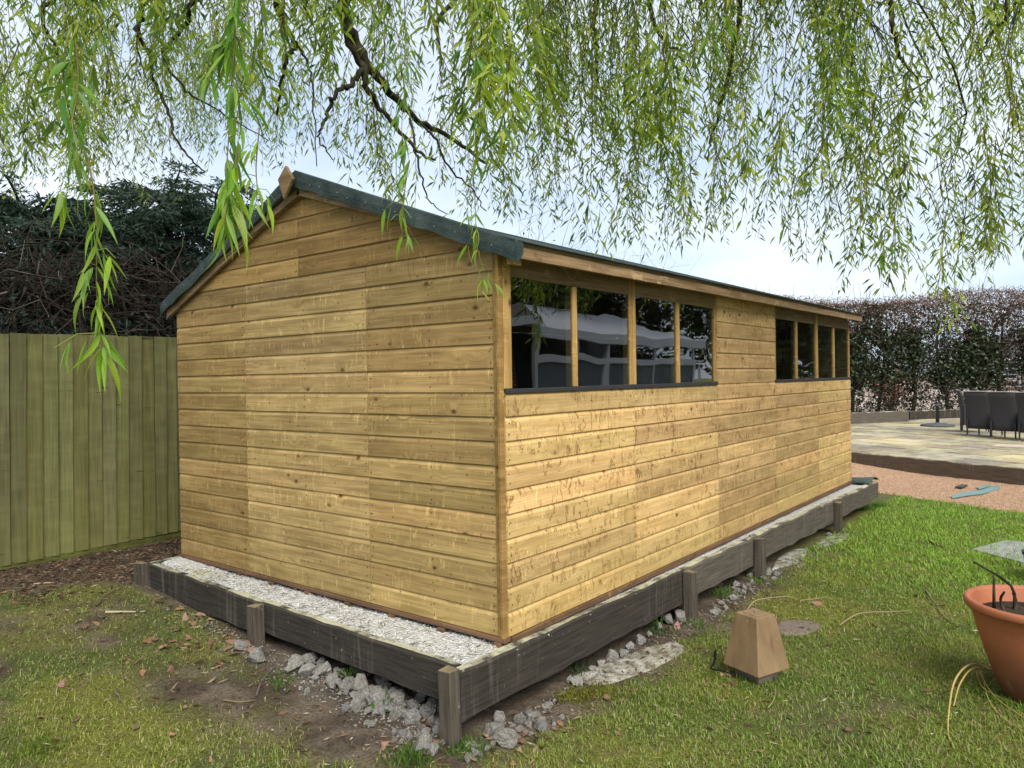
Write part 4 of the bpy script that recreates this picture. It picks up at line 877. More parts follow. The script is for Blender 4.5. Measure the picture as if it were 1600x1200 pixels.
def shoot(pts, d, nl, lsz, tones, side_len=.1, nside=5, r=.0022, twc=(.16, .13, .04), spread=1.0):
    C = curve([un(u, v, d=d+dd) for u, v, dd in pts])-WO; b = Bulk(); b.tube(C, np.linspace(r, r*.5, len(C)), 5, twc); sh = []
    for s in range(nside):
        c = C[int((.15+.8*(s+random.random()*.6)/nside)*(len(C)-1))]; an = random.random()*6.28; L2 = side_len*random.uniform(.6, 1.3)
        e = c+np.array([math.cos(an)*L2*.9, math.sin(an)*L2*.9, -L2*.35]); m_ = c+(e-c)*.5+np.array([0, 0, .015]); b.tube([c, m_, e], [r*.6, r*.5, r*.3], 4, (.20, .24, .05)); sh.append((c, m_, e))
    o = b.build('hanging_shoot', TWIG, will)
    for k in range(nl):
        tone = random.choice(tones); tone = tuple(t*random.uniform(.85, 1.15) for t in tone)
        if k % 2 and sh:
            c, m_, e = random.choice(sh); t = random.random(); p = c+(e-c)*t; dv = (e-c)/np.linalg.norm(e-c)*.7+np.array([random.gauss(0, .35), random.gauss(0, .35), -1.0])
        else:
            p = C[int(random.random()**.8*(len(C)-1))]; an = random.random()*6.28; dv = np.array([math.cos(an)*spread*.6, math.sin(an)*spread*.6, -random.uniform(.5, 1.3)])
        place_leaf(o, p, dv, lsz*random.uniform(.7, 1.25), tone, random.uniform(.9, 1.25))
    return o
FR = [(1.15, 1.12, .9), (1.0, 1.0, 1.0), (1.45, 1.25, .8)]; DK = [(.55, .66, .8), (.65, .8, .8), (.8, .85, .7)]
shoot([(138, 250, 0), (148, 310, 0), (151, 380, 0), (151, 450, .02), (157, 520, .02), (165, 560, .02)], 1.75, 54, .088, FR, .085, 9)
shoot([(118, 60, .1), (122, 130, .1), (112, 200, .05), (120, 255, 0)], 1.85, 30, .088, DK, .06, 6)
shoot([(160, 20, .3), (150, 80, .3), (140, 140, .2), (160, 210, .2)], 2.1, 24, .085, DK, .06, 5)
shoot([(365, -40, 0), (368, 40, 0), (362, 120, 0), (358, 200, 0), (352, 290, 0), (350, 330, 0)], 1.75, 84, .095, DK+FR[:1], .06, 10, spread=.7)
shoot([(372, 230, .05), (362, 290, .05), (352, 340, .05), (350, 365, .05)], 1.65, 22, .095, FR, .04, 5, spread=.6)
shoot([(405, 200, .2), (400, 260, .2), (402, 300, .2), (398, 325, .2)], 1.95, 22, .075, FR, .06, 5)
shoot([(338, 30, .2), (335, 90, .2), (322, 140, .2)], 2.0, 16, .085, DK, .05, 4)
shoot([(640, 60, .4), (632, 140, .3), (628, 210, .2), (640, 235, .1)], 3.0, 26, .10, DK, .07, 5)
shoot([(640, 250, 0), (632, 300, 0), (628, 345, 0), (630, 380, 0)], 2.7, 26, .078, FR[:2]+[(.9, .95, .9)], .07, 6)
shoot([(742, 300, 0), (743, 340, 0), (746, 390, 0), (755, 425, 0), (752, 460, 0)], 2.6, 26, .07, FR, .06, 6, r=.0016)
shoot([(735, 20, .2), (742, 80, .2), (748, 150, .2), (745, 200, .2)], 3.1, 26, .095, DK+FR[1:2], .08, 6)
shoot([(1112, -30, 0), (1118, 20, 0), (1108, 50, 0), (1122, 70, 0)], 2.3, 16, .085, DK, .06, 4)
shoot([(1400, 380, 0), (1375, 400, 0), (1365, 425, 0)], 4.2, 10, .085, DK, .05, 3)

# ------------------------------------------------------------------ grass
def inbase(x, y): return (x < lx(y)+.015) & (x > -3.2) & (y > -.30-.043*(x+1.6)*.9-.02) & (y < 7.0)
def gravel_side(x, y):    # > 0 beyond the lawn edge
    return (x-GA[0])*(-gdir[1])+(y-GA[1])*gdir[0]
n = 640000; r_ = 2.2+9.5*rng.random(n)**1.25; an = rng.uniform(-1.32, .12, n)
x = CAM[0]+r_*np.sin(an); y = CAM[1]+r_*np.cos(an)
s = soil(x, y); ok = (~inbase(x, y)) & (x > FX+.05) & (gravel_side(x, y) < .03+.25*(fbm(x*3, y*3)-.5)) & (rng.random(n) < (1-s)**1.3*.92*np.clip(.35+1.1*smooth(.25, .6, fbm(x*4+3, y*4)), 0, 1))
ok &= ~((x < lx(y)) & (y > .6)); x, y, s = x[ok], y[ok], s[ok]; n = len(x); z = gz(x, y)-.004
far = smooth(2.8, 4.6, y+x*.2); left = smooth(.2, -1.5, x)
h = rng.uniform(.010, .028, n)*(1+.7*far-.2*left)*(.7+.6*fbm(x*2+5, y*2)); tall = rng.random(n) < .02; h = np.where(tall, h*1.8, h)
an = rng.random(n)*6.28; d = np.c_[np.cos(an), np.sin(an), np.zeros(n)]; sd_ = np.c_[-np.sin(an), np.cos(an), np.zeros(n)]; le = rng.uniform(.3, 1.5, n)[:, None]; wd = (rng.uniform(.0014, .0030, n)*(1+.5*far))[:, None]; up = np.array([[0, 0, 1.]])
P = np.c_[x, y, z]; H_ = h[:, None]
V = np.stack([P-sd_*wd, P+sd_*wd, P+d*H_*le*.35+up*H_*.65+sd_*wd*.8, P+d*H_*le*.35+up*H_*.65-sd_*wd*.8, P+d*H_*le+up*H_*.9], 1).reshape(-1, 3); b = np.arange(n)[:, None]*5
F = np.concatenate([b+np.array([[0, 1, 2]]), b+np.array([[0, 2, 3]]), b+np.array([[3, 2, 4]])])
cn = fbm(x*2.3+70, y*2.3+11); c = np.array([[.135, .200, .034]])*(1-cn[:, None])+np.array([[.24, .26, .048]])*cn[:, None]
rt = smooth(-.2, 1.2, x)[:, None]; c = c*(1-.35*rt)+np.array([[.16, .27, .04]])*.35*rt; c = c*(1-far[:, None]*.75)+np.array([[.25, .40, .055]])*far[:, None]*.75; dr = rng.random(n) < .20-.13*far; c = np.where(dr[:, None], np.array([[.33, .28, .145]]), c*1.12)*rng.uniform(.55, 1.4, (n, 1))
go = obj('grass', V, F, GRASSM); set_col(go.data, np.repeat(c, 5, 0)); kind(tag(go, 'short patchy mossy grass of the lawn', 'grass'), 'stuff')
# brighter tufts along the sleepers
tl_ = Leaves()
for (u_, v_, k, sz, cc) in ((900, 1082, 420, .03, (.19, .19, .02)), (945, 1075, 260, .03, (.19, .19, .02)), (1350, 795, 260, .07, (.09, .19, .02)), (1372, 790, 200, .07, (.09, .19, .02)), (1130, 925, 90, .07, (.08, .18, .02)), (1030, 985, 70, .05, (.05, .11, .03)), (905, 1042, 70, .05, (.04, .10, .03)), (730, 1168, 240, .05, (.08, .16, .02)), (640, 1185, 200, .05, (.08, .16, .02)), (435, 1075, 70, .04, (.07, .15, .02)), (60, 1190, 200, .04, (.12, .17, .02)), (1140, 1062, 60, .035, (.13, .22, .03)), (1165, 1068, 70, .035, (.13, .22, .03)), (1195, 1068, 70, .035, (.13, .22, .03)), (1220, 1058, 60, .035, (.13, .22, .03)), (1545, 1082, 120, .04, (.13, .24, .03)), (1575, 1095, 140, .04, (.13, .24, .03)), (1600, 1100, 120, .04, (.13, .24, .03)), (1520, 868, 70, .045, (.2, .32, .04)), (1570, 880, 90, .045, (.2, .32, .04)), (1090, 975, 70, .05, (.1, .18, .03)), (1185, 905, 70, .05, (.12, .22, .03))):
    q = un(u_, v_, z=-.34); P = np.c_[rng.normal(q[0], .05, k), rng.normal(q[1], .05, k)]; P = np.c_[P, gz(P[:, 0], P[:, 1])]; tl_.add(P, np.c_[rng.normal(size=(k, 2))*.55, np.ones(k)], rng.uniform(.5, 1.2, k)*sz, .006, np.array(cc)*rng.uniform(.7, 1.3, (k, 1)))
kind(tag(tl_.build('moss_tufts', GRASSM), 'bright tufts of moss and grass beside the sleepers', 'grass'), 'stuff')
# weeds
def weed(u_, v_, n, sz, label, z=-.3):
    q = un(u_, v_, z=z); q[2] = float(gz(q[0], q[1])); w_ = thing('weed', label, 'plant', q, group='small weeds by the sleepers'); b = Bulk(); lf = Leaves()
    for k in range(n):
        an = random.random()*6.28; e = np.array([math.cos(an)*sz*random.uniform(.2, .8), math.sin(an)*sz*random.uniform(.2, .8), sz*random.uniform(.4, 1.5)]); b.tube([np.zeros(3), e*.6+np.array([0, 0, .01]), e], [.0022, .002, .0012], 3, (.07, .13, .03))
        lf.add([e], [e+np.array([0, 0, -.02])], sz*.6, sz*.42, np.array([[.09, .20, .03]])*random.uniform(.7, 1.25), .2)
    b.build('stems', TWIG, w_); lf.build('leaves', LEAF, w_)
weed(545, 1062, 14, .06, 'green weed between the rubble under the front sleeper'); weed(598, 1112, 5, .055, 'single broad leaved weed near the rubble heap', -.33); weed(432, 1080, 12, .035, 'tiny weed on bare soil below the mid post', -.3); weed(1030, 985, 14, .05, 'dark green weed beside rubble under the long sleeper', -.36)

# ------------------------------------------------------------------ rubble, stones, concrete, litter
def rock_mesh(sub, seed):
    rs = random.Random(seed); bm = bmesh.new(); bmesh.ops.create_icosphere(bm, subdivisions=sub, radius=1)
    pl = [Vector((rs.gauss(0, 1), rs.gauss(0, 1), rs.gauss(0, 1))).normalized() for _ in range(9)]; dd = [rs.uniform(.42, .85) for _ in pl]
    for v in bm.verts:
        for n_, d_ in zip(pl, dd):
            t = v.co.dot(n_)-d_
            if t > 0: v.co -= n_*t
        v.co *= rs.uniform(.93, 1.07)
    me = bpy.data.meshes.new('stone'); bm.to_mesh(me); bm.free(); return me
m = M('rubble', .95, .1); oi = m.info(); v = m.vmath('ADD', m.obj(), m.n('ShaderNodeCombineXYZ', {0: m.math('MULTIPLY', oi.outputs['Random'], 40.)}).outputs[0])
nn = m.noise(v, 3.5, 7, .7); c = m.mix(m.ramp(nn, (.35, 0.), (.62, 1.)), (.34, .315, .275), (.66, .64, .60)); c = m.mix(m.ramp(m.noise(v, 1.6, 3), (.58, 0.), (.74, .6)), c, (.24, .205, .155)); c = m.mix(1.0, c, oi.outputs['Color'], 'MULTIPLY'); m.color(c); m.bump(nn, .9, .12); RUB = m.m
R3 = [rock_mesh(2, k) for k in range(5)]; R1 = [rock_mesh(1, 20+k) for k in range(6)]
for me in R3+R1: me.materials.append(RUB)
def stone(u_, v_, wpx, label, big=False, tone=1.0, red=False, sink=.35):
    p = un(u_, v_, z=-.34); zz = float(gz(p[0], p[1])); p = un(u_, v_, z=zz+.02); r = wpx*np.linalg.norm(p-CAM)/FPX/2
    o = link(bpy.data.objects.new('stone', random.choice(R3 if big else R1))); o.scale = (r*random.uniform(.95, 1.25), r*random.uniform(.85, 1.1), r*random.uniform(.7, .95)); o.rotation_euler = (random.uniform(-.5, .5), random.uniform(-.5, .5), random.random()*6.28)
    o.location = (p[0], p[1], zz+r*(.55-sink*.5)); o.color = (tone*1.25, tone*.55, tone*.42, 1) if red else (tone, tone*random.uniform(.96, 1), tone*random.uniform(.9, 1), 1); tag(o, label, 'stone', 'rubble stones around the shed base'); return o
A1 = 'rubble stone in the heap between the front sleeper and the corner post'
B1 = 'rubble stone on the grass under the near end of the long sleeper'
C1 = 'chalk lump along the long sleeper before the first stub post'
for u_, v_, wp, lb in ((565, 1075, 40, 'big grey rubble stone at the left of the heap under the front sleeper'), (592, 1092, 30, A1), (622, 1092, 32, A1), (645, 1122, 30, A1), (660, 1088, 24, A1), (672, 1108, 26, A1), (600, 1060, 26, A1), (505, 1048, 32, 'pale stone beside a brick scrap under the front sleeper'), (458, 1042, 36, 'broad pale stone right of the mid stub post'), (478, 1034, 26, 'upright shard of stone right of the mid stub post'), (402, 1028, 30, 'pale stone lying left of the mid stub post foot'), (378, 1008, 26, 'white stone among dead leaves left of the mid stub post'),
        (518, 1070, 20, A1), (540, 1070, 18, A1), (578, 1128, 18, A1), (790, 1158, 40, 'largest grey rubble stone in front of the long sleeper'), (772, 1142, 32, 'stone leaning on the largest rubble stone'), (845, 1132, 26, 'whitish round stone lying in the grass right of the corner'), (780, 1120, 22, B1), (812, 1122, 20, B1), (858, 1100, 14, B1), (660, 1168, 26, 'flat grey stone at the foot of the heap by the bottom edge')):
    stone(u_, v_, wp, lb, True, random.uniform(.85, 1.12))
for u_, v_, wp in ((955, 1025, 24), (975, 1018, 20), (985, 1008, 20), (940, 1035, 18), (900, 1065, 24), (890, 1060, 18), (1000, 1000, 22), (1042, 968, 30), (1062, 962, 26), (1030, 978, 18), (1015, 990, 16), (965, 1035, 14), (925, 1042, 16)): stone(u_, v_, wp, C1, wp > 20, random.uniform(1.0, 1.35))
for k in range(84):
    u_ = random.uniform(540, 694); v_ = random.uniform(1062, 1165) if u_ > 610 else random.uniform(1055, 1120); stone(u_, v_+(u_-640)*.15, random.uniform(9, 25), 'small rubble stone packed in the heap by the corner post', False, random.uniform(.75, 1.15))
for k in range(60):
    t = random.random(); u_ = 470+t*225; stone(u_, 1022+t*95+random.uniform(-4, 26), random.uniform(10, 26), 'rubble lump wedged right under the front sleeper', k % 4 == 0, random.uniform(.85, 1.2))
for k in range(40): u_ = random.uniform(725, 880); stone(u_, 1165-(u_-725)*.42+random.uniform(-14, 22), random.uniform(7, 20), 'small rubble stone scattered below the near end of the long sleeper', False, random.uniform(.8, 1.2))
for k in range(26): u_ = random.uniform(1115, 1180); stone(u_, 965-(u_-1100)*.72+random.uniform(-16, 14), random.uniform(7, 17), 'white chalk lump between first and second stub posts of long sleeper', False, random.uniform(.9, 1.3))
for k in range(24): u_ = random.uniform(1190, 1310); stone(u_, 908-(u_-1190)*.58+random.uniform(-12, 10), random.uniform(6, 14), 'chalk lump along the long sleeper past the second stub post', False, random.uniform(.85, 1.3))
stone(519, 1056, 15, 'small red brick scrap between stones under the front sleeper', False, .8, True); stone(1122, 912, 18, 'red brick scrap under the long sleeper beside the first stub post', False, .6, True); stone(480, 1075, 14, 'pebble on bare soil below the front sleeper', False, 1.1)
# crumbs
n = 1000; t = rng.random(n); x1 = -3.0+3.0*t; y1 = -.33-.043*(x1+1.6)-np.abs(rng.normal(0, .10, n))-.02; x1[x1 < -1.2] += 1.4*rng.random((x1 < -1.2).sum())
y2 = -.3+5.6*rng.random(n); x2 = lx(y2)+.02+np.abs(rng.normal(0, .09, n)); xx = np.r_[x1, x2]; yy = np.r_[y1, y2]; Pc = np.c_[xx, yy, gz(xx, yy)+.004]
tag(chips('rubble_crumbs', Pc, rng.uniform(.004, .016, 2*n), LITTER, rng.uniform(.09, .28, (2*n, 1))*np.array([[1, .92, .80]])), 'fine rubble crumbs along the foot of the sleepers', 'rubble')
# concrete spill and flat stone
m = M('spilt_concrete', .95, .1); p = m.pos(); c = m.mix(m.ramp(m.noise(p, 9, 6, .65), (.35, 0.), (.65, 1.)), (.20, .18, .135), (.46, .445, .39)); c = m.mix(m.ramp(m.noise(p, 16, 5, .7), (.47, 0.), (.60, .9)), c, (.12, .10, .062)); m.color(c); m.bump(m.noise(p, 30, 5), .8, .015); CONC = m.m
def blob(name, label, cat, pts, hgt, mat, z=-.35):
    Q = np.array([un(u_, v_, z=z)[:2] for u_, v_ in pts]); Q = np.array(curve(np.r_[Q, Q[:1]], 5))[:-1]; c = Q.mean(0); n = len(Q); V = []; F = []
    for f, dz in ((1.0, -.012), (.96, hgt*.6), (.8, hgt), (.4, hgt)):
        q = c+(Q-c)*f*(1+rng.normal(size=(n, 1))*.02); V += [(a, b, float(gz(a, b))+dz+random.uniform(-.002, .002)) for a, b in q]
    V.append((c[0], c[1], float(gz(*c))+hgt))
    for k in range(3):
        for i_ in range(n): F.append((k*n+i_, k*n+(i_+1) % n, k*n+n+(i_+1) % n, k*n+n+i_))
    for i_ in range(n): F.append((3*n+i_, 3*n+(i_+1) % n, 4*n))
    return tag(obj(name, [(a-c[0], b-c[1], d) for a, b, d in V], F, mat, None, True, (c[0], c[1], 0)), label, cat)
blob('concrete_spill', 'whitish spilt concrete on the lawn along the sleeper near the pyramid cap', 'concrete', [(915, 1068), (900, 1050), (960, 1030), (1010, 1008), (1055, 1002), (1072, 1014), (1040, 1034), (985, 1056), (945, 1068)], .006, CONC)
blob('concrete_spill', 'small white concrete patch past the second stub post', 'concrete', [(1205, 892), (1215, 872), (1245, 858), (1262, 862), (1245, 880)], .012, CONC)
blob('concrete_spill', 'chalky patch by the last stub post of the long sleeper', 'concrete', [(1270, 852), (1295, 838), (1325, 832), (1322, 842), (1290, 854)], .012, CONC)
m = M('brown_stone', .9, .15); m.color(m.mix(m.noise(m.obj(), 18, 6, .7), (.12, .095, .075), (.23, .19, .155))); m.bump(m.noise(m.obj(), 30, 5), .7, .01); BST = m.m
blob('flat_stone', 'flat brown stone set in the grass behind the pyramid cap', 'stone', [(1208, 980), (1222, 968), (1262, 968), (1282, 978), (1262, 990), (1225, 992)], .012, BST)
q0 = [un(u_, v_, z=-.345)[:2] for u_, v_ in ((1518, 860), (1572, 846), (1640, 852), (1640, 892))]
m = M('grey_slab', .9, .2); m.color(m.mix(m.noise(m.obj(), 6, 6, .7), (.23, .235, .23), (.38, .385, .37))); m.bump(m.noise(m.obj(), 40, 4), .5, .006)
c0 = np.mean(q0, 0); z0 = float(gz(*c0)); V = [(*(p-c0), z) for z in (z0-.03, z0+.022) for p in q0]; tag(obj('stepping_slab', V, [(0, 3, 2, 1), (4, 5, 6, 7), (0, 1, 5, 4), (1, 2, 6, 5), (2, 3, 7, 6), (3, 0, 4, 7)], m.m, None, False, (*c0, 0)), 'grey paving slab lying in the grass at the right edge', 'slab')

# dead leaves one by one
m = M('dead_leaf', .8, .2); oi = m.info(); c = m.mix(m.noise(m.obj(), 40, 3), (.27, .155, .088), (.17, .095, .055)); m.color(m.mix(1.0, c, oi.outputs['Color'], 'MULTIPLY')); DEAD = m.m
def dead_mesh(seed):
    rs = random.Random(seed); N = 9; V = [(0, 0, .012)]; F = []
    for k in range(N): a = 2*PI*k/N; r = rs.uniform(.65, 1.1)*(1.25 if k % 3 == 0 else .8); V.append((r*math.cos(a)*1.25, r*math.sin(a)*.8, rs.uniform(-.05, .30)))
    for k in range(N): F.append((0, 1+k, 1+(k+1) % N))
    return me_from('fallen_leaf', V, F, DEAD)
DM = [dead_mesh(k) for k in range(6)]
def dleaf(u_, v_, wp, label, g):
    p = un(u_, v_, z=-.32); p = un(u_, v_, z=float(gz(p[0], p[1]))+.01); o = link(bpy.data.objects.new('fallen_leaf', random.choice(DM))); r = .8*wp*np.linalg.norm(p-CAM)/FPX/2
    o.scale = (r, r, r); o.location = (p[0], p[1], float(gz(p[0], p[1]))+.012); o.rotation_euler = (random.gauss(0, .4), random.gauss(0, .4), random.random()*6.28); t = random.uniform(.45, 1.4); o.color = (t, t*random.uniform(.9, 1.15), t*random.uniform(.9, 1.3), 1); tag(o, label, 'leaf', g)
for (ua, ub, va, vb, n, lb) in ((340, 410, 985, 1040, 30, 'dead brown leaf in the drift left of the mid stub post'), (225, 330, 930, 1010, 36, 'dead brown leaf on the moss before the left front sleeper'), (590, 690, 1120, 1190, 14, 'dead brown leaf caught in the rubble heap by the corner post'), (690, 1000, 1085, 1195, 24, 'dead brown leaf on grass below near end of long sleeper'), (1095, 1150, 1045, 1075, 10, 'dead brown leaf at the foot of the pyramid cap'), (1000, 1560, 880, 1195, 22, 'dead leaf scattered over the right lawn'), (60, 330, 890, 1190, 22, 'dead leaf scattered over the left lawn')):
    for k in range(n): dleaf(random.uniform(ua, ub), random.uniform(va, vb), random.uniform(7, 18) if n > 12 else random.uniform(8, 16), lb, 'fallen leaves')
# fine litter
n = 15000; x = np.r_[rng.uniform(-4.45, -3.2, n//2), rng.uniform(-4.4, 2.2, n//2)]; y = np.r_[rng.uniform(-1.0, 2.8, n//2), rng.uniform(-1.6, 3.2, n//2)]
s = soil(x, y); ok = (~inbase(x, y)) & (rng.random(n) < .05+.95*s); x, y = x[ok], y[ok]; n = len(x); lt = Leaves(); pal = np.array([[.10, .06, .035], [.17, .10, .055], [.06, .042, .03], [.26, .20, .13]])
lt.add(np.c_[x, y, gz(x, y)+.006+.012*rng.random(n)], np.c_[rng.normal(size=(n, 2)), rng.normal(size=n)*.18], rng.uniform(.015, .07, n), rng.uniform(.003, .016, n), pal[rng.choice(4, n, p=[.4, .25, .25, .1])]*rng.uniform(.6, 1.3, (n, 1))); n = 9000; x = rng.uniform(-4.2, 3.0, n); y = rng.uniform(-1.6, 5.5, n); ok = ~inbase(x, y); x, y = x[ok], y[ok]; n = len(x); pal2 = np.array([[.34, .28, .15], [.24, .17, .09], [.13, .09, .055], [.42, .38, .27]])
lt.add(np.c_[x, y, gz(x, y)+.010+.014*rng.random(n)], np.c_[rng.normal(size=(n, 2)), rng.normal(size=n)*.12], rng.uniform(.012, .055, n), rng.uniform(.002, .008, n), pal2[rng.choice(4, n, p=[.35, .3, .25, .1])]*rng.uniform(.6, 1.2, (n, 1)))
kind(tag(lt.build('leaf_litter', LITTER), 'fine brown leaf litter and twig bits on the soil', 'litter'), 'stuff')
# sticks
def stick(pts, r, c, label, zo=.012, nm='stick'):
    P = []
    for u_, v_, dz in pts: p = un(u_, v_, z=-.33); p = un(u_, v_, z=float(gz(p[0], p[1]))+dz); P.append([p[0], p[1], float(gz(p[0], p[1]))+dz+zo])
    C = curve(P); b = Bulk(); b.tube(C-C[0], np.linspace(r, r*.5, len(C)), 5, c); o = b.build(nm, TWIG); o.location = C[0]; tag(o, label, 'twig', 'twigs lying on the ground')
TAN = (.30, .24, .13); GRY = (.14, .12, .10)
stick([(165, 954, 0), (188, 952, 0), (212, 952, 0)], .010, (.42, .35, .22), 'pale peeled stick on the left lawn'); stick([(52, 913, 0), (68, 911, 0), (84, 912, 0)], .010, (.36, .27, .15), 'short pale stick near the fence foot')
stick([(1168, 955, .02), (1180, 942, .06), (1205, 937, .06), (1232, 935, .04), (1246, 940, 0)], .005, TAN, 'pale bent twig just behind the pyramid cap'); stick([(1250, 941, 0), (1275, 938, .01), (1292, 936, 0)], .004, TAN, 'thin pale twig continuing right of the bent one')
stick([(1312, 980, 0), (1332, 966, .01), (1352, 960, .02), (1395, 958, .01), (1420, 957, 0)], .005, TAN, 'long pale twig in the middle of the right lawn'); stick([(1348, 962, .01), (1356, 972, 0), (1360, 986, 0)], .004, TAN, 'short side twig in the middle of the right lawn')
stick([(1447, 925, 0), (1455, 938, .01), (1465, 950, 0)], .008, (.18, .15, .11), 'dark twig left of the terracotta pot'); stick([(1465, 952, 0), (1480, 970, 0), (1500, 982, 0)], .004, TAN, 'thin twig pointing at the terracotta pot'); stick([(1452, 848, 0), (1465, 854, 0), (1478, 858, 0)], .009, (.05, .04, .03), 'short dark stick in the grass before the slab')
stick([(1200, 1110, 0), (1210, 1095, .01), (1212, 1075, 0)], .003, (.26, .26, .12), 'thin straw in front of the pyramid cap'); stick([(400, 1092, 0), (410, 1065, 0), (432, 1042, 0)], .006, GRY, 'grey twig on bare soil under the mid stub post'); stick([(350, 1098, 0), (375, 1100, .01), (398, 1097, 0)], .005, (.20, .16, .08), 'short brown twig on the bare soil patch')
stick([(180, 1082, 0), (186, 1088, 0), (188, 1098, 0)], .006, GRY, 'tiny forked twig on the moss'); stick([(150, 945, 0), (165, 930, .01), (190, 920, 0)], .006, (.13, .09, .06), 'brown twig before the left stub post')
# black cable by the pyramid cap
stick([(1118, 1020, 0), (1117, 1035, .02), (1112, 1048, .01), (1130, 1052, .02), (1150, 1060, .01)], .007, (.012, .012, .013), 'black cable looping out from under the pyramid cap', nm='cable')

# ------------------------------------------------------------------ pyramid cap
c0 = un(1176, 1030, z=-.31); pc = np.array([.835, 1.105]); zg = float(gz(*pc)); py = thing('pyramid_cap', 'brown truncated pyramid box standing on the lawn', 'box', (pc[0], pc[1], zg), math.radians(-21))
m = M('brown_board', .8, .25); v = m.obj(); c = m.mix(m.ramp(m.noise(m.map(v, (1, 1, .4)), 14, 5, .65), (.35, 0.), (.7, 1.)), (.20, .130, .066), (.275, .188, .100)); c = m.mix(m.ramp(m.noise(v, 45, 3), (.69, 0.), (.74, .7)), c, (.42, .36, .28)); c = m.mix(m.ramp(m.noise(m.map(v, (6, 6, .8)), 3, 3), (.60, 0.), (.72, .5)), c, (.11, .07, .04)); m.color(c); m.bump(m.noise(v, 80, 3), .15, .003); PYR = m.m
b_, t_ = .122, .071
MB().add([(sx*b_, sy*b_, .055) for sx, sy in ((-1, -1), (1, -1), (1, 1), (-1, 1))]+[(sx*t_, sy*t_, .34) for sx, sy in ((-1, -1), (1, -1), (1, 1), (-1, 1))], [(3, 2, 1, 0), (4, 5, 6, 7), (0, 1, 5, 4), (1, 2, 6, 5), (2, 3, 7, 6), (3, 0, 4, 7)]).build('body', PYR, py, bevel=.004)
MB().add([(sx*.048, sy*.048, .3405) for sx, sy in ((-1, -1), (1, -1), (1, 1), (-1, 1))]+[(sx*.046, sy*.046, .345) for sx, sy in ((-1, -1), (1, -1), (1, 1), (-1, 1))], [(4, 5, 6, 7), (0, 1, 5, 4), (1, 2, 6, 5), (2, 3, 7, 6), (3, 0, 4, 7)]).build('top_lid', PYR, py)
MB().lathe([(0, .346), (.009, .346), (.009, .352), (0, .353)], 10).build('screw', NAIL, py)
MB().box(-.085, .085, -.075, .08, -.03, .0545).build('foot_block', BST, py, bevel=.006)

# ------------------------------------------------------------------ terracotta pot
pp = un(1622, 1030, z=-.35); pp = np.array([2.05, 1.63]); zg = float(gz(*pp)); pot = thing('terracotta_pot', 'large terracotta plant pot with dead stems at the right edge', 'plant pot', (pp[0], pp[1], zg))
m = M('terracotta', .6, .35); v = m.obj(); zz = m.sep(v, 2); c = m.mix(m.noise(v, 7, 4), (.36, .115, .05), (.44, .155, .075)); dm = m.ramp(m.math('ADD', zz, m.math('MULTIPLY', m.noise(v, 6, 4), .16)), (.18, 1.), (.42, 0.)); c = m.mix(m.math('MULTIPLY', dm, .8), c, (.10, .045, .028)); c = m.mix(m.ramp(m.noise(v, 11, 6, .7), (.60, 0.), (.72, .35)), c, (.50, .34, .26)); m.color(c); m.bump(m.noise(v, 50, 3), .08, .004); TERR = m.m
MB().lathe([(0, .0), (.135, .0), (.148, .01), (.198, .14), (.258, .33), (.272, .40), (.276, .405), (.280, .43), (.284, .432), (.286, .452)], 48).build('body', TERR, pot, True)
MB().lathe([(.284, .452), (.304, .446), (.312, .458), (.312, .480), (.304, .490), (.288, .488), (.280, .474), (.262, .40), (.22, .33)], 48).build('rim', TERR, pot, True)
m = M('potting_soil', .95, .1); m.color(m.mix(m.noise(m.obj(), 40, 4), (.03, .022, .016), (.09, .065, .045))); m.bump(m.noise(m.obj(), 35, 5), 1, .03)
MB().lathe([(.0, .425), (.14, .422), (.262, .412), (.268, .405)], 32).build('soil', m.m, pot, True)
for k in range(5):
    a = random.random()*6.28; r = random.uniform(.02, .2); x0, y0 = r*math.cos(a), r*math.sin(a)
    if k < 2: x0, y0 = (-.13, -.05) if k else (-.1, .06)
    hh = random.uniform(.06, .2) if k > 1 else (.22, .12)[k]
    MB().tube(curve([(x0, y0, .41), (x0+random.gauss(0, .02), y0+random.gauss(0, .02), .41+hh*.6), (x0+random.gauss(0, .05)-.02, y0+random.gauss(0, .04), .41+hh)], 3), np.linspace(.009, .005, 7), 6).build('dead_stem', BARK, pot, True)
# dried stems spilling at its foot
ds = thing('dried_stems', 'yellow dried trailing stems beside the terracotta pot', 'plant', (pp[0], pp[1], zg))
for k, pts in enumerate([[(1545, 1045, .02), (1515, 1040, .12), (1492, 1065, .12), (1483, 1110, .05), (1482, 1150, .0), (1492, 1172, 0)], [(1550, 1048, .02), (1520, 1046, .10), (1500, 1070, .09), (1490, 1105, .02)], [(1545, 1040, .02), (1565, 1055, .05), (1590, 1072, .04), (1625, 1090, .0)], [(1530, 1050, .02), (1550, 1085, .03), (1580, 1110, .02), (1620, 1135, 0)], [(1535, 1055, .02), (1545, 1095, .02), (1570, 1125, .01), (1610, 1150, 0)], [(1525, 1050, .02), (1535, 1075, .03), (1560, 1090, .02), (1600, 1105, 0)]]):
    P = []
    for u_, v_, dz in pts: p = un(u_, v_, z=-.35+dz); P.append([p[0]-pp[0], p[1]-pp[1], max(-.355+dz+.01, float(gz(p[0], p[1]))+.008)-zg])
    b = Bulk(); C = curve(P); b.tube(C, np.linspace(.006, .003, len(C))*(1 if k < 3 else .55), 5, np.array([.40, .30, .10])*random.uniform(.7, 1.1)); b.build('stem', TWIG, ds)
q = un(1612, 905, z=-.35); bp = thing('black_pot', 'black plastic plant pot at the right edge behind the terracotta one', 'plant pot', (q[0]+.07, q[1], float(gz(q[0], q[1]))))
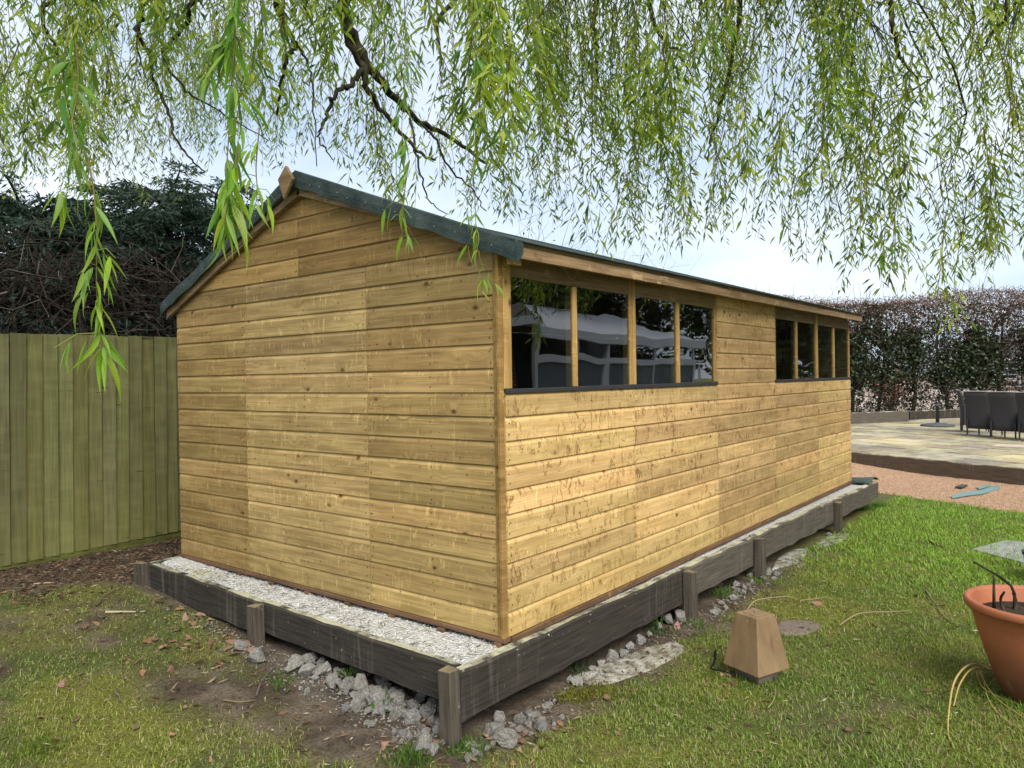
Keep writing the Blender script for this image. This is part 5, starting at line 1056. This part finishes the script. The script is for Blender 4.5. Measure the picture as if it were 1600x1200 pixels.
MB().lathe([(0, 0), (.09, 0), (.125, .2), (.132, .2), (.134, .225), (.124, .225), (.11, .15)], 28).build('body', TRIM, bp, True); MB().lathe([(0, .17), (.112, .165)], 20).build('soil', m.m, bp)

# ------------------------------------------------------------------ scraps on the gravel and plinth end
m = M('turquoise_plastic', .3, .5); m.color((.17, .30, .27)); TURQ = m.m
def scrap(name, pts, hgt, mat, label, cat, z=-.335):
    Q = [un(u_, v_, z=z) for u_, v_ in pts]; c = np.mean(Q, 0); n = len(Q); V = [(*(p-c)[:2], dz) for dz in (0, hgt) for p in Q]; F = [tuple(range(n))[::-1], tuple(range(n, 2*n))]+[(i_, (i_+1) % n, n+(i_+1) % n, n+i_) for i_ in range(n)]
    return tag(obj(name, V, F, mat, None, False, c), label, cat)
scrap('plastic_strip', [(1487, 775), (1508, 769), (1530, 767), (1562, 758), (1562, 764), (1535, 772), (1510, 775), (1488, 779)], .008, TURQ, 'long turquoise plastic strip lying on the pink gravel', 'strip', -.33)
scrap('plastic_strip', [(1526, 762), (1545, 757), (1548, 760), (1530, 765)], .01, TURQ, 'short turquoise plastic offcut behind the long strip on the gravel', 'strip', -.325)
scrap('black_scrap', [(1492, 762), (1502, 758), (1512, 759), (1503, 763)], .015, TRIM, 'small black scrap on the pink gravel left of the turquoise strips', 'scrap', -.325)
m = M('green_felt_scrap', .6, .3); m.color(m.mix(m.noise(m.obj(), 9, 3), (.028, .05, .042), (.055, .085, .07))); q = un(1350, 752, z=-.03)
V = []; F = []
for i_ in range(7):
    for j in range(4): V.append((-.13+.26*j/3, -.20+.40*i_/6, .012+.05*math.sin(i_/6*PI)*(.4+.2*j)+random.uniform(0, .008)))
for i_ in range(6):
    for j in range(3): F.append((i_*4+j, i_*4+j+1, i_*4+5+j, i_*4+4+j))
o = tag(obj('felt_offcut', V, F, m.m, None, True, (q[0], q[1]-.05, -.03)), 'dark green roofing felt offcut on the far end of the shed base', 'felt'); sm = o.modifiers.new('s', 'SOLIDIFY'); sm.thickness = .004

# alike small things: tell them apart by their order from the left
from collections import defaultdict
def px_u(o): d = np.array(o.location)-CAM; return float(800+FPX*(d@_r2)/(d@_fw))
by = defaultdict(list)
for o in col.objects:
    if o.parent is None and 'group' in o and 'label' in o: by[o['label']].append(o)
def ordi(n): return '%d%s' % (n, 'th' if 10 < n % 100 < 14 else {1: 'st', 2: 'nd', 3: 'rd'}.get(n % 10, 'th'))
for lb, os_ in by.items():
    if len(os_) > 1:
        for k, o in enumerate(sorted(os_, key=px_u)): o['label'] = lb+', '+ordi(k+1)+' from left'
